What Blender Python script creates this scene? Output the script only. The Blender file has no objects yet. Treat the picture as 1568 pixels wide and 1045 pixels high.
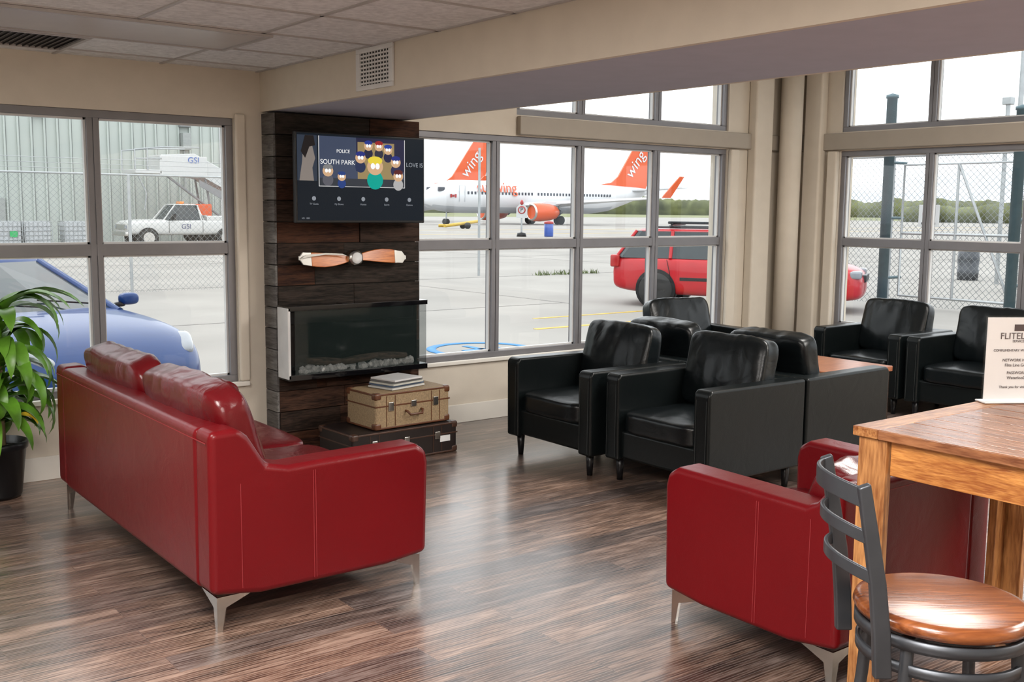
import bpy, bmesh, math, random
from mathutils import Vector, Matrix, noise
random.seed(7)
S=bpy.context.scene
COL=bpy.context.collection
try:
    S.view_settings.view_transform='Standard'; S.view_settings.look='None'
    S.view_settings.exposure=0.0
except Exception as e: print(e)

# ------------------------------------------------------------ materials
def newmat(name):
    m=bpy.data.materials.new(name); m.use_nodes=True
    nt=m.node_tree; b=nt.nodes['Principled BSDF']
    return m,nt,b
def mat(name,col,rough=.5,metal=0,var=.08,scale=8,bump=0,bscale=60,emit=0,coat=0,spec=None,stretch=None):
    m,nt,b=newmat(name); N=nt.nodes; L=nt.links
    tc=N.new('ShaderNodeTexCoord'); mp=N.new('ShaderNodeMapping'); L.new(tc.outputs['Object'],mp.inputs[0])
    if stretch: mp.inputs['Scale'].default_value=stretch
    no=N.new('ShaderNodeTexNoise'); no.inputs['Scale'].default_value=scale; no.inputs['Detail'].default_value=5
    L.new(mp.outputs[0],no.inputs['Vector'])
    cr=N.new('ShaderNodeValToRGB'); L.new(no.outputs[0],cr.inputs[0])
    cr.color_ramp.elements[0].position=.3; cr.color_ramp.elements[1].position=.7
    cr.color_ramp.elements[0].color=(*[max(0,c*(1-var)) for c in col],1)
    cr.color_ramp.elements[1].color=(*[min(1,c*(1+var)) for c in col],1)
    L.new(cr.outputs[0],b.inputs['Base Color'])
    b.inputs['Roughness'].default_value=rough; b.inputs['Metallic'].default_value=metal
    if spec is not None: b.inputs['Specular IOR Level'].default_value=spec
    if coat: b.inputs['Coat Weight'].default_value=coat; b.inputs['Coat Roughness'].default_value=.05
    if emit:
        L.new(cr.outputs[0],b.inputs['Emission Color']); b.inputs['Emission Strength'].default_value=emit
    if bump:
        n2=N.new('ShaderNodeTexNoise'); n2.inputs['Scale'].default_value=bscale; n2.inputs['Detail'].default_value=6
        L.new(mp.outputs[0],n2.inputs['Vector'])
        bp=N.new('ShaderNodeBump'); bp.inputs['Strength'].default_value=bump; bp.inputs['Distance'].default_value=.01
        L.new(n2.outputs[0],bp.inputs['Height']); L.new(bp.outputs[0],b.inputs['Normal'])
    return m
def wood(name,c1,c2,axis='x',scale=3,rough=.4,bump=.2,spec=.5):
    m,nt,b=newmat(name); N=nt.nodes; L=nt.links
    tc=N.new('ShaderNodeTexCoord'); mp=N.new('ShaderNodeMapping'); L.new(tc.outputs['Object'],mp.inputs[0])
    s={'x':(.12,1,1),'y':(1,.12,1),'z':(1,1,.12)}[axis]
    mp.inputs['Scale'].default_value=[v*scale for v in s]
    no=N.new('ShaderNodeTexNoise'); no.inputs['Scale'].default_value=6; no.inputs['Detail'].default_value=8; no.inputs['Distortion'].default_value=1.2
    L.new(mp.outputs[0],no.inputs['Vector'])
    n3=N.new('ShaderNodeTexNoise'); n3.inputs['Scale'].default_value=40; n3.inputs['Detail'].default_value=4
    L.new(mp.outputs[0],n3.inputs['Vector'])
    ad=N.new('ShaderNodeMix'); ad.data_type='FLOAT'; ad.inputs[0].default_value=.4
    L.new(no.outputs[0],ad.inputs[2]); L.new(n3.outputs[0],ad.inputs[3])
    cr=N.new('ShaderNodeValToRGB'); L.new(ad.outputs[0],cr.inputs[0])
    cr.color_ramp.elements[0].position=.38; cr.color_ramp.elements[1].position=.62
    cr.color_ramp.elements[0].color=(*c1,1); cr.color_ramp.elements[1].color=(*c2,1)
    L.new(cr.outputs[0],b.inputs['Base Color']); b.inputs['Roughness'].default_value=rough; b.inputs['Specular IOR Level'].default_value=spec
    bp=N.new('ShaderNodeBump'); bp.inputs['Strength'].default_value=bump; bp.inputs['Distance'].default_value=.01
    L.new(ad.outputs[0],bp.inputs['Height']); L.new(bp.outputs[0],b.inputs['Normal'])
    return m
def leather(name,col,rough=.34,crease=.5,spec=.5):
    m,nt,b=newmat(name); N=nt.nodes; L=nt.links
    tc=N.new('ShaderNodeTexCoord')
    n1=N.new('ShaderNodeTexNoise'); n1.inputs['Scale'].default_value=2.5; n1.inputs['Detail'].default_value=4
    L.new(tc.outputs['Object'],n1.inputs['Vector'])
    cr=N.new('ShaderNodeValToRGB'); L.new(n1.outputs[0],cr.inputs[0])
    cr.color_ramp.elements[0].color=(*[c*.82 for c in col],1); cr.color_ramp.elements[1].color=(*[c*1.15 for c in col],1)
    L.new(cr.outputs[0],b.inputs['Base Color']); b.inputs['Roughness'].default_value=rough; b.inputs['Specular IOR Level'].default_value=spec
    n2=N.new('ShaderNodeTexVoronoi'); n2.inputs['Scale'].default_value=220; L.new(tc.outputs['Object'],n2.inputs['Vector'])
    n3=N.new('ShaderNodeTexNoise'); n3.inputs['Scale'].default_value=7; n3.inputs['Detail'].default_value=2; n3.inputs['Distortion'].default_value=1.2
    L.new(tc.outputs['Object'],n3.inputs['Vector'])
    b1=N.new('ShaderNodeBump'); b1.inputs['Strength'].default_value=.12; b1.inputs['Distance'].default_value=.002; L.new(n2.outputs[0],b1.inputs['Height'])
    b2=N.new('ShaderNodeBump'); b2.inputs['Strength'].default_value=crease; b2.inputs['Distance'].default_value=.012; L.new(n3.outputs[0],b2.inputs['Height'])
    L.new(b1.outputs[0],b2.inputs['Normal']); L.new(b2.outputs[0],b.inputs['Normal'])
    return m
def floor_mat():
    m,nt,b=newmat('floor_planks'); N=nt.nodes; L=nt.links
    tc=N.new('ShaderNodeTexCoord')
    br=N.new('ShaderNodeTexBrick'); br.offset=.37; br.inputs['Scale'].default_value=1
    br.inputs['Brick Width'].default_value=1.22; br.inputs['Row Height'].default_value=.15
    br.inputs['Mortar Size'].default_value=.0015; br.inputs['Color1'].default_value=(0,0,0,1); br.inputs['Color2'].default_value=(1,1,1,1); br.inputs['Mortar'].default_value=(.3,.3,.3,1)
    L.new(tc.outputs['Object'],br.inputs['Vector'])
    mp=N.new('ShaderNodeMapping'); mp.inputs['Scale'].default_value=(.9,9,1); L.new(tc.outputs['Object'],mp.inputs[0])
    va=N.new('ShaderNodeVectorMath'); va.operation='MULTIPLY_ADD'; va.inputs[1].default_value=(7,3,5)
    L.new(br.outputs['Color'],va.inputs[0]); L.new(mp.outputs[0],va.inputs[2])
    no=N.new('ShaderNodeTexNoise'); no.inputs['Scale'].default_value=1.6; no.inputs['Detail'].default_value=7; no.inputs['Distortion'].default_value=.6
    L.new(va.outputs[0],no.inputs['Vector'])
    wv=N.new('ShaderNodeTexNoise'); wv.inputs['Scale'].default_value=9; wv.inputs['Detail'].default_value=5; wv.inputs['Distortion'].default_value=.4
    L.new(va.outputs[0],wv.inputs['Vector'])
    mx=N.new('ShaderNodeMix'); mx.data_type='FLOAT'; mx.inputs[0].default_value=.5; L.new(no.outputs[0],mx.inputs[2]); L.new(wv.outputs[0],mx.inputs[3])
    cr=N.new('ShaderNodeValToRGB'); L.new(mx.outputs[0],cr.inputs[0]); e=cr.color_ramp.elements
    e[0].position=.38; e[0].color=(.025,.017,.014,1); e[1].position=.63; e[1].color=(.27,.205,.17,1)
    x=e.new(.5); x.color=(.105,.067,.050,1)
    rg=N.new('ShaderNodeTexWave'); rg.wave_type='RINGS'; rg.rings_direction='SPHERICAL'; rg.inputs['Scale'].default_value=2.6; rg.inputs['Distortion'].default_value=3; rg.inputs['Detail'].default_value=2; rg.inputs['Detail Scale'].default_value=1.2
    L.new(va.outputs[0],rg.inputs['Vector'])
    rr2=N.new('ShaderNodeMapRange'); rr2.inputs[1].default_value=.75; rr2.inputs[2].default_value=1; rr2.inputs[3].default_value=0; rr2.inputs[4].default_value=.6; L.new(rg.outputs['Fac'],rr2.inputs[0])
    c3=N.new('ShaderNodeMix'); c3.data_type='RGBA'; L.new(rr2.outputs[0],c3.inputs[0]); L.new(cr.outputs[0],c3.inputs[6]); c3.inputs[7].default_value=(.31,.26,.235,1)
    hs=N.new('ShaderNodeMix'); hs.data_type='RGBA'; hs.blend_type='MULTIPLY'; hs.inputs[0].default_value=1
    c2=N.new('ShaderNodeValToRGB'); c2.color_ramp.elements[0].color=(.62,.65,.72,1); c2.color_ramp.elements[1].color=(1.35,1.18,1.05,1)
    L.new(br.outputs['Color'],c2.inputs[0]); L.new(c3.outputs[2],hs.inputs[6]); L.new(c2.outputs[0],hs.inputs[7])
    L.new(hs.outputs[2],b.inputs['Base Color'])
    rr=N.new('ShaderNodeMapRange'); rr.inputs[3].default_value=.24; rr.inputs[4].default_value=.42; L.new(wv.outputs[0],rr.inputs[0]); L.new(rr.outputs[0],b.inputs['Roughness'])
    b.inputs['Specular IOR Level'].default_value=.9
    b.inputs['Coat Weight'].default_value=.5; b.inputs['Coat Roughness'].default_value=.2; b.inputs['Coat IOR'].default_value=1.6
    bp=N.new('ShaderNodeBump'); bp.inputs['Strength'].default_value=.22; bp.inputs['Distance'].default_value=.003; L.new(wv.outputs[0],bp.inputs['Height']); L.new(bp.outputs[0],b.inputs['Normal'])
    bp2=N.new('ShaderNodeBump'); bp2.inputs['Strength'].default_value=.14; bp2.inputs['Distance'].default_value=.003; L.new(wv.outputs[0],bp2.inputs['Height']); L.new(bp2.outputs[0],b.inputs['Coat Normal'])
    return m
def tile_mat():
    m,nt,b=newmat('acoustic_tile'); N=nt.nodes; L=nt.links
    tc=N.new('ShaderNodeTexCoord')
    no=N.new('ShaderNodeTexNoise'); no.inputs['Scale'].default_value=60; no.inputs['Detail'].default_value=6; L.new(tc.outputs['Object'],no.inputs['Vector'])
    vo=N.new('ShaderNodeTexNoise'); vo.inputs['Scale'].default_value=30; vo.inputs['Detail'].default_value=8; L.new(tc.outputs['Object'],vo.inputs['Vector'])
    cr=N.new('ShaderNodeValToRGB'); L.new(vo.outputs[0],cr.inputs[0]); cr.color_ramp.elements[0].position=.3; cr.color_ramp.elements[1].position=.65
    cr.color_ramp.elements[0].color=(.56,.56,.57,1); cr.color_ramp.elements[1].color=(.74,.74,.75,1)
    L.new(cr.outputs[0],b.inputs['Base Color']); b.inputs['Roughness'].default_value=.9
    bp=N.new('ShaderNodeBump'); bp.inputs['Strength'].default_value=.4; bp.inputs['Distance'].default_value=.004; L.new(no.outputs[0],bp.inputs['Height']); L.new(bp.outputs[0],b.inputs['Normal'])
    return m
def glass_mat():
    m=bpy.data.materials.new('window_glass'); m.use_nodes=True; nt=m.node_tree; nt.nodes.clear(); N=nt.nodes; L=nt.links
    t=N.new('ShaderNodeBsdfTransparent'); t.inputs[0].default_value=(.98,.99,.985,1)
    g=N.new('ShaderNodeBsdfGlossy'); g.inputs['Roughness'].default_value=.02
    mx=N.new('ShaderNodeMixShader'); mx.inputs[0].default_value=.025
    o=N.new('ShaderNodeOutputMaterial'); L.new(t.outputs[0],mx.inputs[1]); L.new(g.outputs[0],mx.inputs[2]); L.new(mx.outputs[0],o.inputs[0])
    return m
def chain_mat(name,pitch,th):
    m=bpy.data.materials.new(name); m.use_nodes=True; nt=m.node_tree; N=nt.nodes; L=nt.links
    b=N['Principled BSDF']; b.inputs['Base Color'].default_value=(.22,.24,.25,1); b.inputs['Metallic'].default_value=.3; b.inputs['Roughness'].default_value=.5
    tc=N.new('ShaderNodeTexCoord'); sx=N.new('ShaderNodeSeparateXYZ'); L.new(tc.outputs['Object'],sx.inputs[0])
    def M(op,a,c=None):
        n=N.new('ShaderNodeMath'); n.operation=op
        for i,v in enumerate((a,c)):
            if v is None: continue
            if isinstance(v,(int,float)): n.inputs[i].default_value=v
            else: L.new(v,n.inputs[i])
        return n.outputs[0]
    k=1/pitch
    s=M('MULTIPLY',M('ADD',sx.outputs[0],sx.outputs[2]),k); d=M('MULTIPLY',M('SUBTRACT',sx.outputs[0],sx.outputs[2]),k)
    a1=M('LESS_THAN',M('ABSOLUTE',M('SUBTRACT',M('FRACT',s),.5)),th)
    a2=M('LESS_THAN',M('ABSOLUTE',M('SUBTRACT',M('FRACT',d),.5)),th)
    L.new(M('MAXIMUM',a1,a2),b.inputs['Alpha'])
    return m

WALL=mat('wall_paint_beige',(.60,.54,.455),.75,var=.03,bump=.05,bscale=150)
SOFF=mat('soffit_shade_tint',(.40,.405,.49),.8,var=.03)  # beige underside darkened to mauve-grey, its bluish shade put into the colour
TRIM=mat('trim_paint',(.72,.69,.63),.5,var=.02)
FRAME=mat('window_frame_metal',(.20,.195,.205),.4,metal=.3,var=.05)
FRAMEL=mat('window_bead_light',(.6,.6,.6),.4,var=.03)
FLOOR=floor_mat(); TILE=tile_mat(); GLASS=glass_mat(); CHAIN=chain_mat('chain_link',.13,.05); CHAIN2=chain_mat('chain_link_fine',.13,.03)
GRID=mat('ceiling_grid',(.42,.40,.39),.5,var=.03)
RED=leather('red_leather',(.125,.0030,.0055),.32,.2,.27); REDC=leather('red_leather_cushion',(.10,.0028,.005),.27,.45,.42)
BLK=leather('black_leather',(.0040,.0058,.0062),.32,.12,.28); BLKC=leather('black_leather_cushion',(.004,.006,.007),.27,.28,.36)
STITCH=mat('stitching_red',(.25,.02,.025),.6)
STITCHB=mat('stitching_black',(.03,.035,.035),.6)
CHROME=mat('brushed_steel',(.55,.53,.5),.25,metal=1,var=.05)
DKMETAL=mat('gunmetal',(.06,.065,.075),.38,metal=.6,var=.15)
BLACK=mat('black_plastic',(.008,.008,.009),.3,var=.1,spec=.3)
GLOSSBLK=mat('gloss_black',(.004,.004,.005),.06,var=.1)
WHITE=mat('white_paint',(.65,.65,.65),.35,var=.03)
WHITEX=mat('white_paint_outdoor',(.50,.51,.51),.4,var=.03)
ORANGE=mat('orange_paint',(.62,.085,.012),.3,var=.04)
DKWOOD=[wood('reclaimed_wood_%d'%i,c1,c2,'x',4,.7,.8,.15) for i,(c1,c2) in enumerate([((.010,.006,.004),(.045,.026,.018)),((.016,.008,.005),(.075,.036,.022)),((.010,.008,.006),(.04,.029,.023)),((.016,.007,.005),(.07,.029,.015))])]
TBLX=wood('table_wood_x',(.20,.06,.015),(.52,.25,.09),'x',3,.32,.4)
TBLY=wood('table_wood_y',(.15,.05,.022),(.36,.155,.07),'y',4,.2,.3)
TBLZ=wood('table_wood_z',(.20,.065,.018),(.58,.28,.10),'z',3,.4,.5)
SEATW=wood('stool_seat_wood',(.10,.024,.007),(.27,.085,.025),'x',2.5,.24,.1)
SIDEW=wood('side_table_wood',(.22,.07,.03),(.42,.17,.085),'x',3,.3,.1)
def emi(name,col,s):
    m,nt,b=newmat(name); b.inputs['Base Color'].default_value=(*[c*.1 for c in col],1); b.inputs['Emission Color'].default_value=(*col,1); b.inputs['Emission Strength'].default_value=s; b.inputs['Roughness'].default_value=.25; b.inputs['Specular IOR Level'].default_value=.12
    return m

# ------------------------------------------------------------ helpers
def empty(name,loc=(0,0,0),rz=0,rot=None,scale=1):
    o=bpy.data.objects.new(name,None); o.empty_display_size=.1; COL.objects.link(o)
    o.location=loc; o.rotation_euler=rot if rot else (0,0,rz); o.scale=(scale,)*3
    return o
def link(name,me,parent=None,mats=(),smooth=False):
    o=bpy.data.objects.new(name,me); COL.objects.link(o)
    for m in mats: me.materials.append(m)
    if smooth:
        for p in me.polygons: p.use_smooth=True
    if parent: o.parent=parent
    return o
def bev(o,w,seg=2):
    if w>0:
        md=o.modifiers.new('b','BEVEL'); md.width=w; md.segments=seg; md.limit_method='ANGLE'; md.angle_limit=math.radians(35)
        for p in o.data.polygons: p.use_smooth=True
        wn=o.modifiers.new('wn','WEIGHTED_NORMAL'); wn.keep_sharp=False
    return o
def boxes(name,parent,lst,m,bevel=0,seg=2):
    me=bpy.data.meshes.new(name); vs=[];fs=[]
    for lo,hi in lst:
        n=len(vs)
        lo,hi=[min(a,b) for a,b in zip(lo,hi)],[max(a,b) for a,b in zip(lo,hi)]
        vs+=[(x,y,z) for z in(lo[2],hi[2]) for y in(lo[1],hi[1]) for x in(lo[0],hi[0])]
        fs+=[[n+i for i in f] for f in((0,2,3,1),(4,5,7,6),(0,1,5,4),(2,6,7,3),(0,4,6,2),(1,3,7,5))]
    me.from_pydata(vs,[],fs); me.update()
    return bev(link(name,me,parent,[m]),bevel,seg)
def box(name,parent,lo,hi,m,bevel=0,seg=2): return boxes(name,parent,[(lo,hi)],m,bevel,seg)
def recalc(me):
    bm=bmesh.new(); bm.from_mesh(me); bmesh.ops.recalc_face_normals(bm,faces=bm.faces); bm.to_mesh(me); bm.free()
def prism(name,parent,pts,axis,a,b,m,bevel=0,seg=2,smooth=False):
    def P(p,t):
        return {'y':(p[0],t,p[1]),'x':(t,p[0],p[1]),'z':(p[0],p[1],t)}[axis]
    n=len(pts); vs=[P(p,a) for p in pts]+[P(p,b) for p in pts]
    fs=[list(range(n)),list(range(2*n-1,n-1,-1))]+[[i,i+n,(i+1)%n+n,(i+1)%n] for i in range(n)]
    me=bpy.data.meshes.new(name); me.from_pydata(vs,[],fs); recalc(me)
    return bev(link(name,me,parent,[m]),bevel,seg)
def tubes(name,parent,paths,r,m,res=8,cyclic=False):
    cu=bpy.data.curves.new(name,'CURVE'); cu.dimensions='3D'; cu.bevel_depth=r; cu.bevel_resolution=max(1,res//4); cu.use_fill_caps=True
    for p in paths:
        s=cu.splines.new('POLY'); s.points.add(len(p)-1)
        for i,q in enumerate(p): s.points[i].co=(*q,1)
        s.use_cyclic_u=cyclic
    o=bpy.data.objects.new(name,cu); COL.objects.link(o); cu.materials.append(m)
    if parent: o.parent=parent
    return o
def arc(c,r,a0,a1,n,plane='xy'):
    out=[]
    for i in range(n+1):
        t=a0+(a1-a0)*i/n; u,v=r*math.cos(t),r*math.sin(t)
        out.append({'xy':(c[0]+u,c[1]+v,c[2]),'xz':(c[0]+u,c[1],c[2]+v),'yz':(c[0],c[1]+u,c[2]+v)}[plane])
    return out
def rev(name,parent,prof,m,axis='z',seg=32,loc=(0,0,0),mats=None,mi=None,cap=True):
    vs=[];fs=[]
    for r,h in prof:
        for k in range(seg):
            t=2*math.pi*k/seg; u,v=r*math.cos(t),r*math.sin(t)
            p={'z':(u,v,h),'x':(h,u,v),'y':(u,h,v)}[axis]
            vs.append(tuple(a+b for a,b in zip(p,loc)))
    n=len(prof)
    for i in range(n-1):
        for k in range(seg):
            fs.append([i*seg+k,i*seg+(k+1)%seg,(i+1)*seg+(k+1)%seg,(i+1)*seg+k])
    if cap: fs+=[list(range(seg-1,-1,-1)),list(range((n-1)*seg,n*seg))]
    me=bpy.data.meshes.new(name); me.from_pydata(vs,[],fs); recalc(me)
    o=link(name,me,parent,mats or [m])
    for i,p in enumerate(me.polygons): p.use_smooth = len(p.vertices)==4
    return o
def cushion(name,parent,c,size,m,rot=(0,0,0),n=5,puff=.2,wr=.008,cuts=14,seed=0,fold=0):
    bm=bmesh.new(); bmesh.ops.create_cube(bm,size=2)
    bmesh.ops.subdivide_edges(bm,edges=bm.edges[:],cuts=cuts,use_grid_fill=True)
    R=Matrix.Rotation(rot[2],3,'Z')@Matrix.Rotation(rot[1],3,'Y')@Matrix.Rotation(rot[0],3,'X')
    for v in bm.verts:
        u=v.co; k=(abs(u.x)**n+abs(u.y)**n+abs(u.z)**n)**(1/n)
        p=Vector((u.x/k,u.y/k,u.z/k))
        ax=min(range(3),key=lambda i:size[i]); o=[i for i in range(3) if i!=ax]
        p[ax]*=(1-puff)+puff*(1-p[o[0]]**2)*(1-p[o[1]]**2)*1.2
        q=Vector((p.x*size[0]/2,p.y*size[1]/2,p.z*size[2]/2))
        w=noise.noise(Vector((q.x*9+seed,q.y*9,q.z*5)))+.4*noise.noise(Vector((q.x*18,q.y*18+seed,q.z*8)))
        w+=fold*noise.noise(Vector((seed+3.1,q.y*24,q.z*3)))*.5
        q+=p.normalized()*w*wr
        v.co=R@q+Vector(c)
    me=bpy.data.meshes.new(name); bm.to_mesh(me); bm.free()
    return link(name,me,parent,[m],True)
def text(name,parent,body,size,loc,rot,m,ext=.001,align='CENTER'):
    cu=bpy.data.curves.new(name,'FONT'); cu.body=body; cu.size=size; cu.extrude=ext; cu.align_x=align; cu.align_y='CENTER'
    o=bpy.data.objects.new(name,cu); COL.objects.link(o); cu.materials.append(m); o.location=loc; o.rotation_euler=rot
    if parent: o.parent=parent
    return o

# ------------------------------------------------------------ camera
a,t,r=math.radians(37.53),math.radians(7.12),math.radians(.58)
F=Vector((math.cos(t)*math.sin(a),math.cos(t)*math.cos(a),-math.sin(t)))
R=Vector((math.cos(a),-math.sin(a),0)); U=R.cross(F)
R,U=R*math.cos(r)+U*math.sin(r),-R*math.sin(r)+U*math.cos(r)
cd=bpy.data.cameras.new('camera'); cd.sensor_width=36; cd.lens=1617.8/1568*36; cd.clip_end=2000
co=bpy.data.objects.new('camera',cd); COL.objects.link(co)
mw=Matrix(((R.x,U.x,-F.x,0),(R.y,U.y,-F.y,0),(R.z,U.z,-F.z,1.6),(0,0,0,1))); co.matrix_world=mw
S.camera=co

# ------------------------------------------------------------ room shell
YB=6.44; XR=8.26; T=.2; X0=-2.0; Y0=-2.0; ZC=2.45; ZH=3.15
box('floor',None,(X0,Y0,-.1),(XR+T,YB+T,0),FLOOR)
bw=[((X0,YB,0),(XR+T,YB+T,.47)),
    ((X0,YB,.47),(-1.0,YB+T,2.15)),((.72,YB,.47),(.95,YB+T,2.15)),((2.72,YB,.47),(4.07,YB+T,2.15)),((7.36,YB,.47),(XR+T,YB+T,2.15)),
    ((X0,YB,2.15),(XR+T,YB+T,2.31)),
    ((X0,YB,2.31),(4.97,YB+T,ZH)),((7.36,YB,2.31),(XR+T,YB+T,ZH)),((4.97,YB,3.05),(7.36,YB+T,ZH))]
boxes('wall_back',None,bw,WALL)
rw=[((XR,Y0,0),(XR+T,YB,.55)),((XR,5.9,.55),(XR+T,YB,ZH)),((XR,Y0,.55),(XR+T,-.2,ZH)),((XR,-.2,2.15),(XR+T,5.9,2.32)),((XR,-.2,3.05),(XR+T,5.9,ZH))]
boxes('wall_right',None,rw,WALL)
box('wall_left',None,(X0-T,Y0,0),(X0,YB+T,ZH),WALL)
box('wall_rear',None,(X0,Y0-T,0),(XR+T,Y0,ZH),WALL)
box('ceiling_high',None,(3.93,Y0,ZH),(XR+T,YB+T,ZH+.1),WALL)
box('ceiling',None,(X0,Y0,ZC),(2.90,YB,ZC+.1),TILE)
box('trim_soffit_face_1',None,(2.90,Y0,2.2),(2.93,YB,ZC+.1),WALL)
box('trim_soffit_face_2',None,(3.90,Y0,2.2),(3.93,YB,ZH),WALL)
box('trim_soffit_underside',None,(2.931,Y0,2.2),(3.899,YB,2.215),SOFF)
g=[]
x=2.88
while x>X0: g.append(((x-.010,Y0,ZC-.006),(x+.010,YB,ZC+.004))); x-=.61
y=6.20
while y>Y0: g.append(((X0,y-.010,ZC-.006),(2.90,y+.010,ZC+.004))); y-=.61
boxes('trim_ceiling_grid',None,g,GRID)
tr=empty('ceiling_light_panel')
box('diffuser',tr,(1.10,5.00,ZC-.014),(2.30,5.58,ZC-.008),mat('diffuser',(.46,.45,.46),.25,var=.02),.002)
boxes('frame',tr,[((1.08,4.98,ZC-.02),(2.32,5.0,ZC-.007)),((1.08,5.58,ZC-.02),(2.32,5.6,ZC-.007)),((1.08,5.0,ZC-.02),(1.10,5.58,ZC-.007)),((2.30,5.0,ZC-.02),(2.32,5.58,ZC-.007))],GRID)
rg=empty('ceiling_return_vent')
boxes('blades',rg,[((.92+i*.032,5.66,ZC-.018),(.925+i*.032,6.16,ZC-.009)) for i in range(22)],BLACK)
boxes('frame',rg,[((.90,5.64,ZC-.02),(1.64,5.66,ZC-.007)),((.90,6.16,ZC-.02),(1.64,6.18,ZC-.007)),((.90,5.66,ZC-.02),(.915,6.16,ZC-.007)),((1.62,5.66,ZC-.02),(1.64,6.16,ZC-.007))],GRID)
box('duct',rg,(.915,5.66,ZC-.009),(1.62,6.16,ZC-.007),mat('duct_dark',(.05,.04,.035),.8))
v=empty('air_vent')
boxes('frame',v,[((2.885,4.79,2.225),(2.899,5.17,2.25)),((2.885,4.79,2.42),(2.899,5.17,2.445)),((2.885,4.79,2.25),(2.899,4.83,2.42)),((2.885,5.13,2.25),(2.899,5.17,2.42))],WHITE,.003)
boxes('louvres',v,[((2.888,4.83,2.256+i*.0205),(2.897,5.13,2.265+i*.0205)) for i in range(8)]+[((2.886,4.85+i*.03,2.25),(2.892,4.853+i*.03,2.42)) for i in range(10)],WHITE)
box('cavity',v,(2.895,4.83,2.25),(2.899,5.13,2.42),mat('vent_dark',(.04,.04,.04),.8))
box('baseboard_back',None,(X0,YB-.015,0),(XR,YB,.14),TRIM,.004)
box('baseboard_right',None,(XR-.015,Y0,0),(XR,YB-.015,.14),TRIM,.004)
def window(name,axis,pos,a0,a1,z0,z1,mull,rails=(1.335,),fw=.045):
    e=empty(name)
    L=[];LB=[];G=[];LM=[]
    d0,d1=pos,pos+.09
    def B(u0,u1,w0,w1,lst,p0=d0,p1=d1):
        lst.append(((u0,p0,w0),(u1,p1,w1)) if axis=='y' else ((p0,u0,w0),(p1,u1,w1)))
    B(a0,a1,z0,z0+fw,L);B(a0,a1,z1-fw,z1,L);B(a0,a0+fw,z0+fw,z1-fw,L);B(a1-fw,a1,z0+fw,z1-fw,L)
    for q in mull: B(q-.034,q-.003,z0+fw,z1-fw,LM,d0+.003,d1-.003); B(q+.003,q+.034,z0+fw,z1-fw,LM,d0+.003,d1-.003); B(q-.003,q+.003,z0+fw,z1-fw,LM,d0+.012,d1-.01)
    for q in rails: B(a0+fw,a1-fw,q-.034,q+.034,LM,d0+.006,d1-.006)
    us=[a0+fw]
    for q in sorted(mull): us+=[q-.034,q+.034]
    us.append(a1-fw)
    zs=[z0+fw]
    for q in sorted(rails): zs+=[q-.034,q+.034]
    zs.append(z1-fw)
    for i in range(0,len(us),2):
        for j in range(0,len(zs),2):
            u0,u1,w0,w1=us[i],us[i+1],zs[j],zs[j+1]; b=.012
            B(u0,u1,w0,w0+b,LB,d0+.03,d0+.06);B(u0,u1,w1-b,w1,LB,d0+.03,d0+.06);B(u0,u0+b,w0,w1,LB,d0+.03,d0+.06);B(u1-b,u1,w0,w1,LB,d0+.03,d0+.06)
            B(u0,u1,w0,w1,G,d0+.044,d0+.046)
    boxes('frame',e,L,FRAME,.003); boxes('mullions',e,LM,FRAME); boxes('bead',e,LB,FRAMEL); boxes('glass',e,G,GLASS)
    return e
window('window_1','y',YB+.02,.95,2.72,.47,2.15,[1.865])
window('window_2','y',YB+.02,-1.0,.72,.47,2.15,[-.14])
window('window_3','y',YB+.02,4.07,7.36,.47,2.15,[4.80,5.645,6.50])
window('window_4','y',YB+.02,4.97,7.36,2.31,3.05,[5.645,6.50],rails=())
ys=[5.03-.86*i for i in range(6)]
window('window_5','x',XR+.02,-.2,5.9,.55,2.15,ys)
window('window_6','x',XR+.02,-.2,5.9,2.32,3.05,ys,rails=())
boxes('trim_sill_back',None,[((.9,YB-.04,.445),(2.78,YB,.475)),((4.0,YB-.03,.445),(7.4,YB,.475)),((-1.05,YB-.04,.445),(.77,YB,.475))],TRIM,.006)
boxes('trim_casing',None,[((2.72,YB-.03,.475),(2.79,YB,2.18)),((7.36,YB-.05,.1),(7.47,YB,2.15)),((XR-.06,5.90,.1),(XR,6.0,2.15)),((XR-.03,-.2,.52),(XR,5.9,.55))],WALL,.015,3)
boxes('trim_ledge',None,[((4.97,YB-.05,2.16),(XR,YB,2.30)),((XR-.05,-.2,2.16),(XR,YB-.05,2.31))],mat('ledge_paint',(.34,.30,.25),.6,var=.03),.01)
rev('trim_corner_column',None,[(.10,0),(.10,ZH)],WALL,seg=32,loc=(8.02,6.27,0))
boxes('trim_corner_pilaster',None,[((7.62,YB-.10,0),(7.86,YB,ZH)),((XR-.10,6.05,0),(XR,6.24,ZH))],WALL,.02,3)

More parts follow.
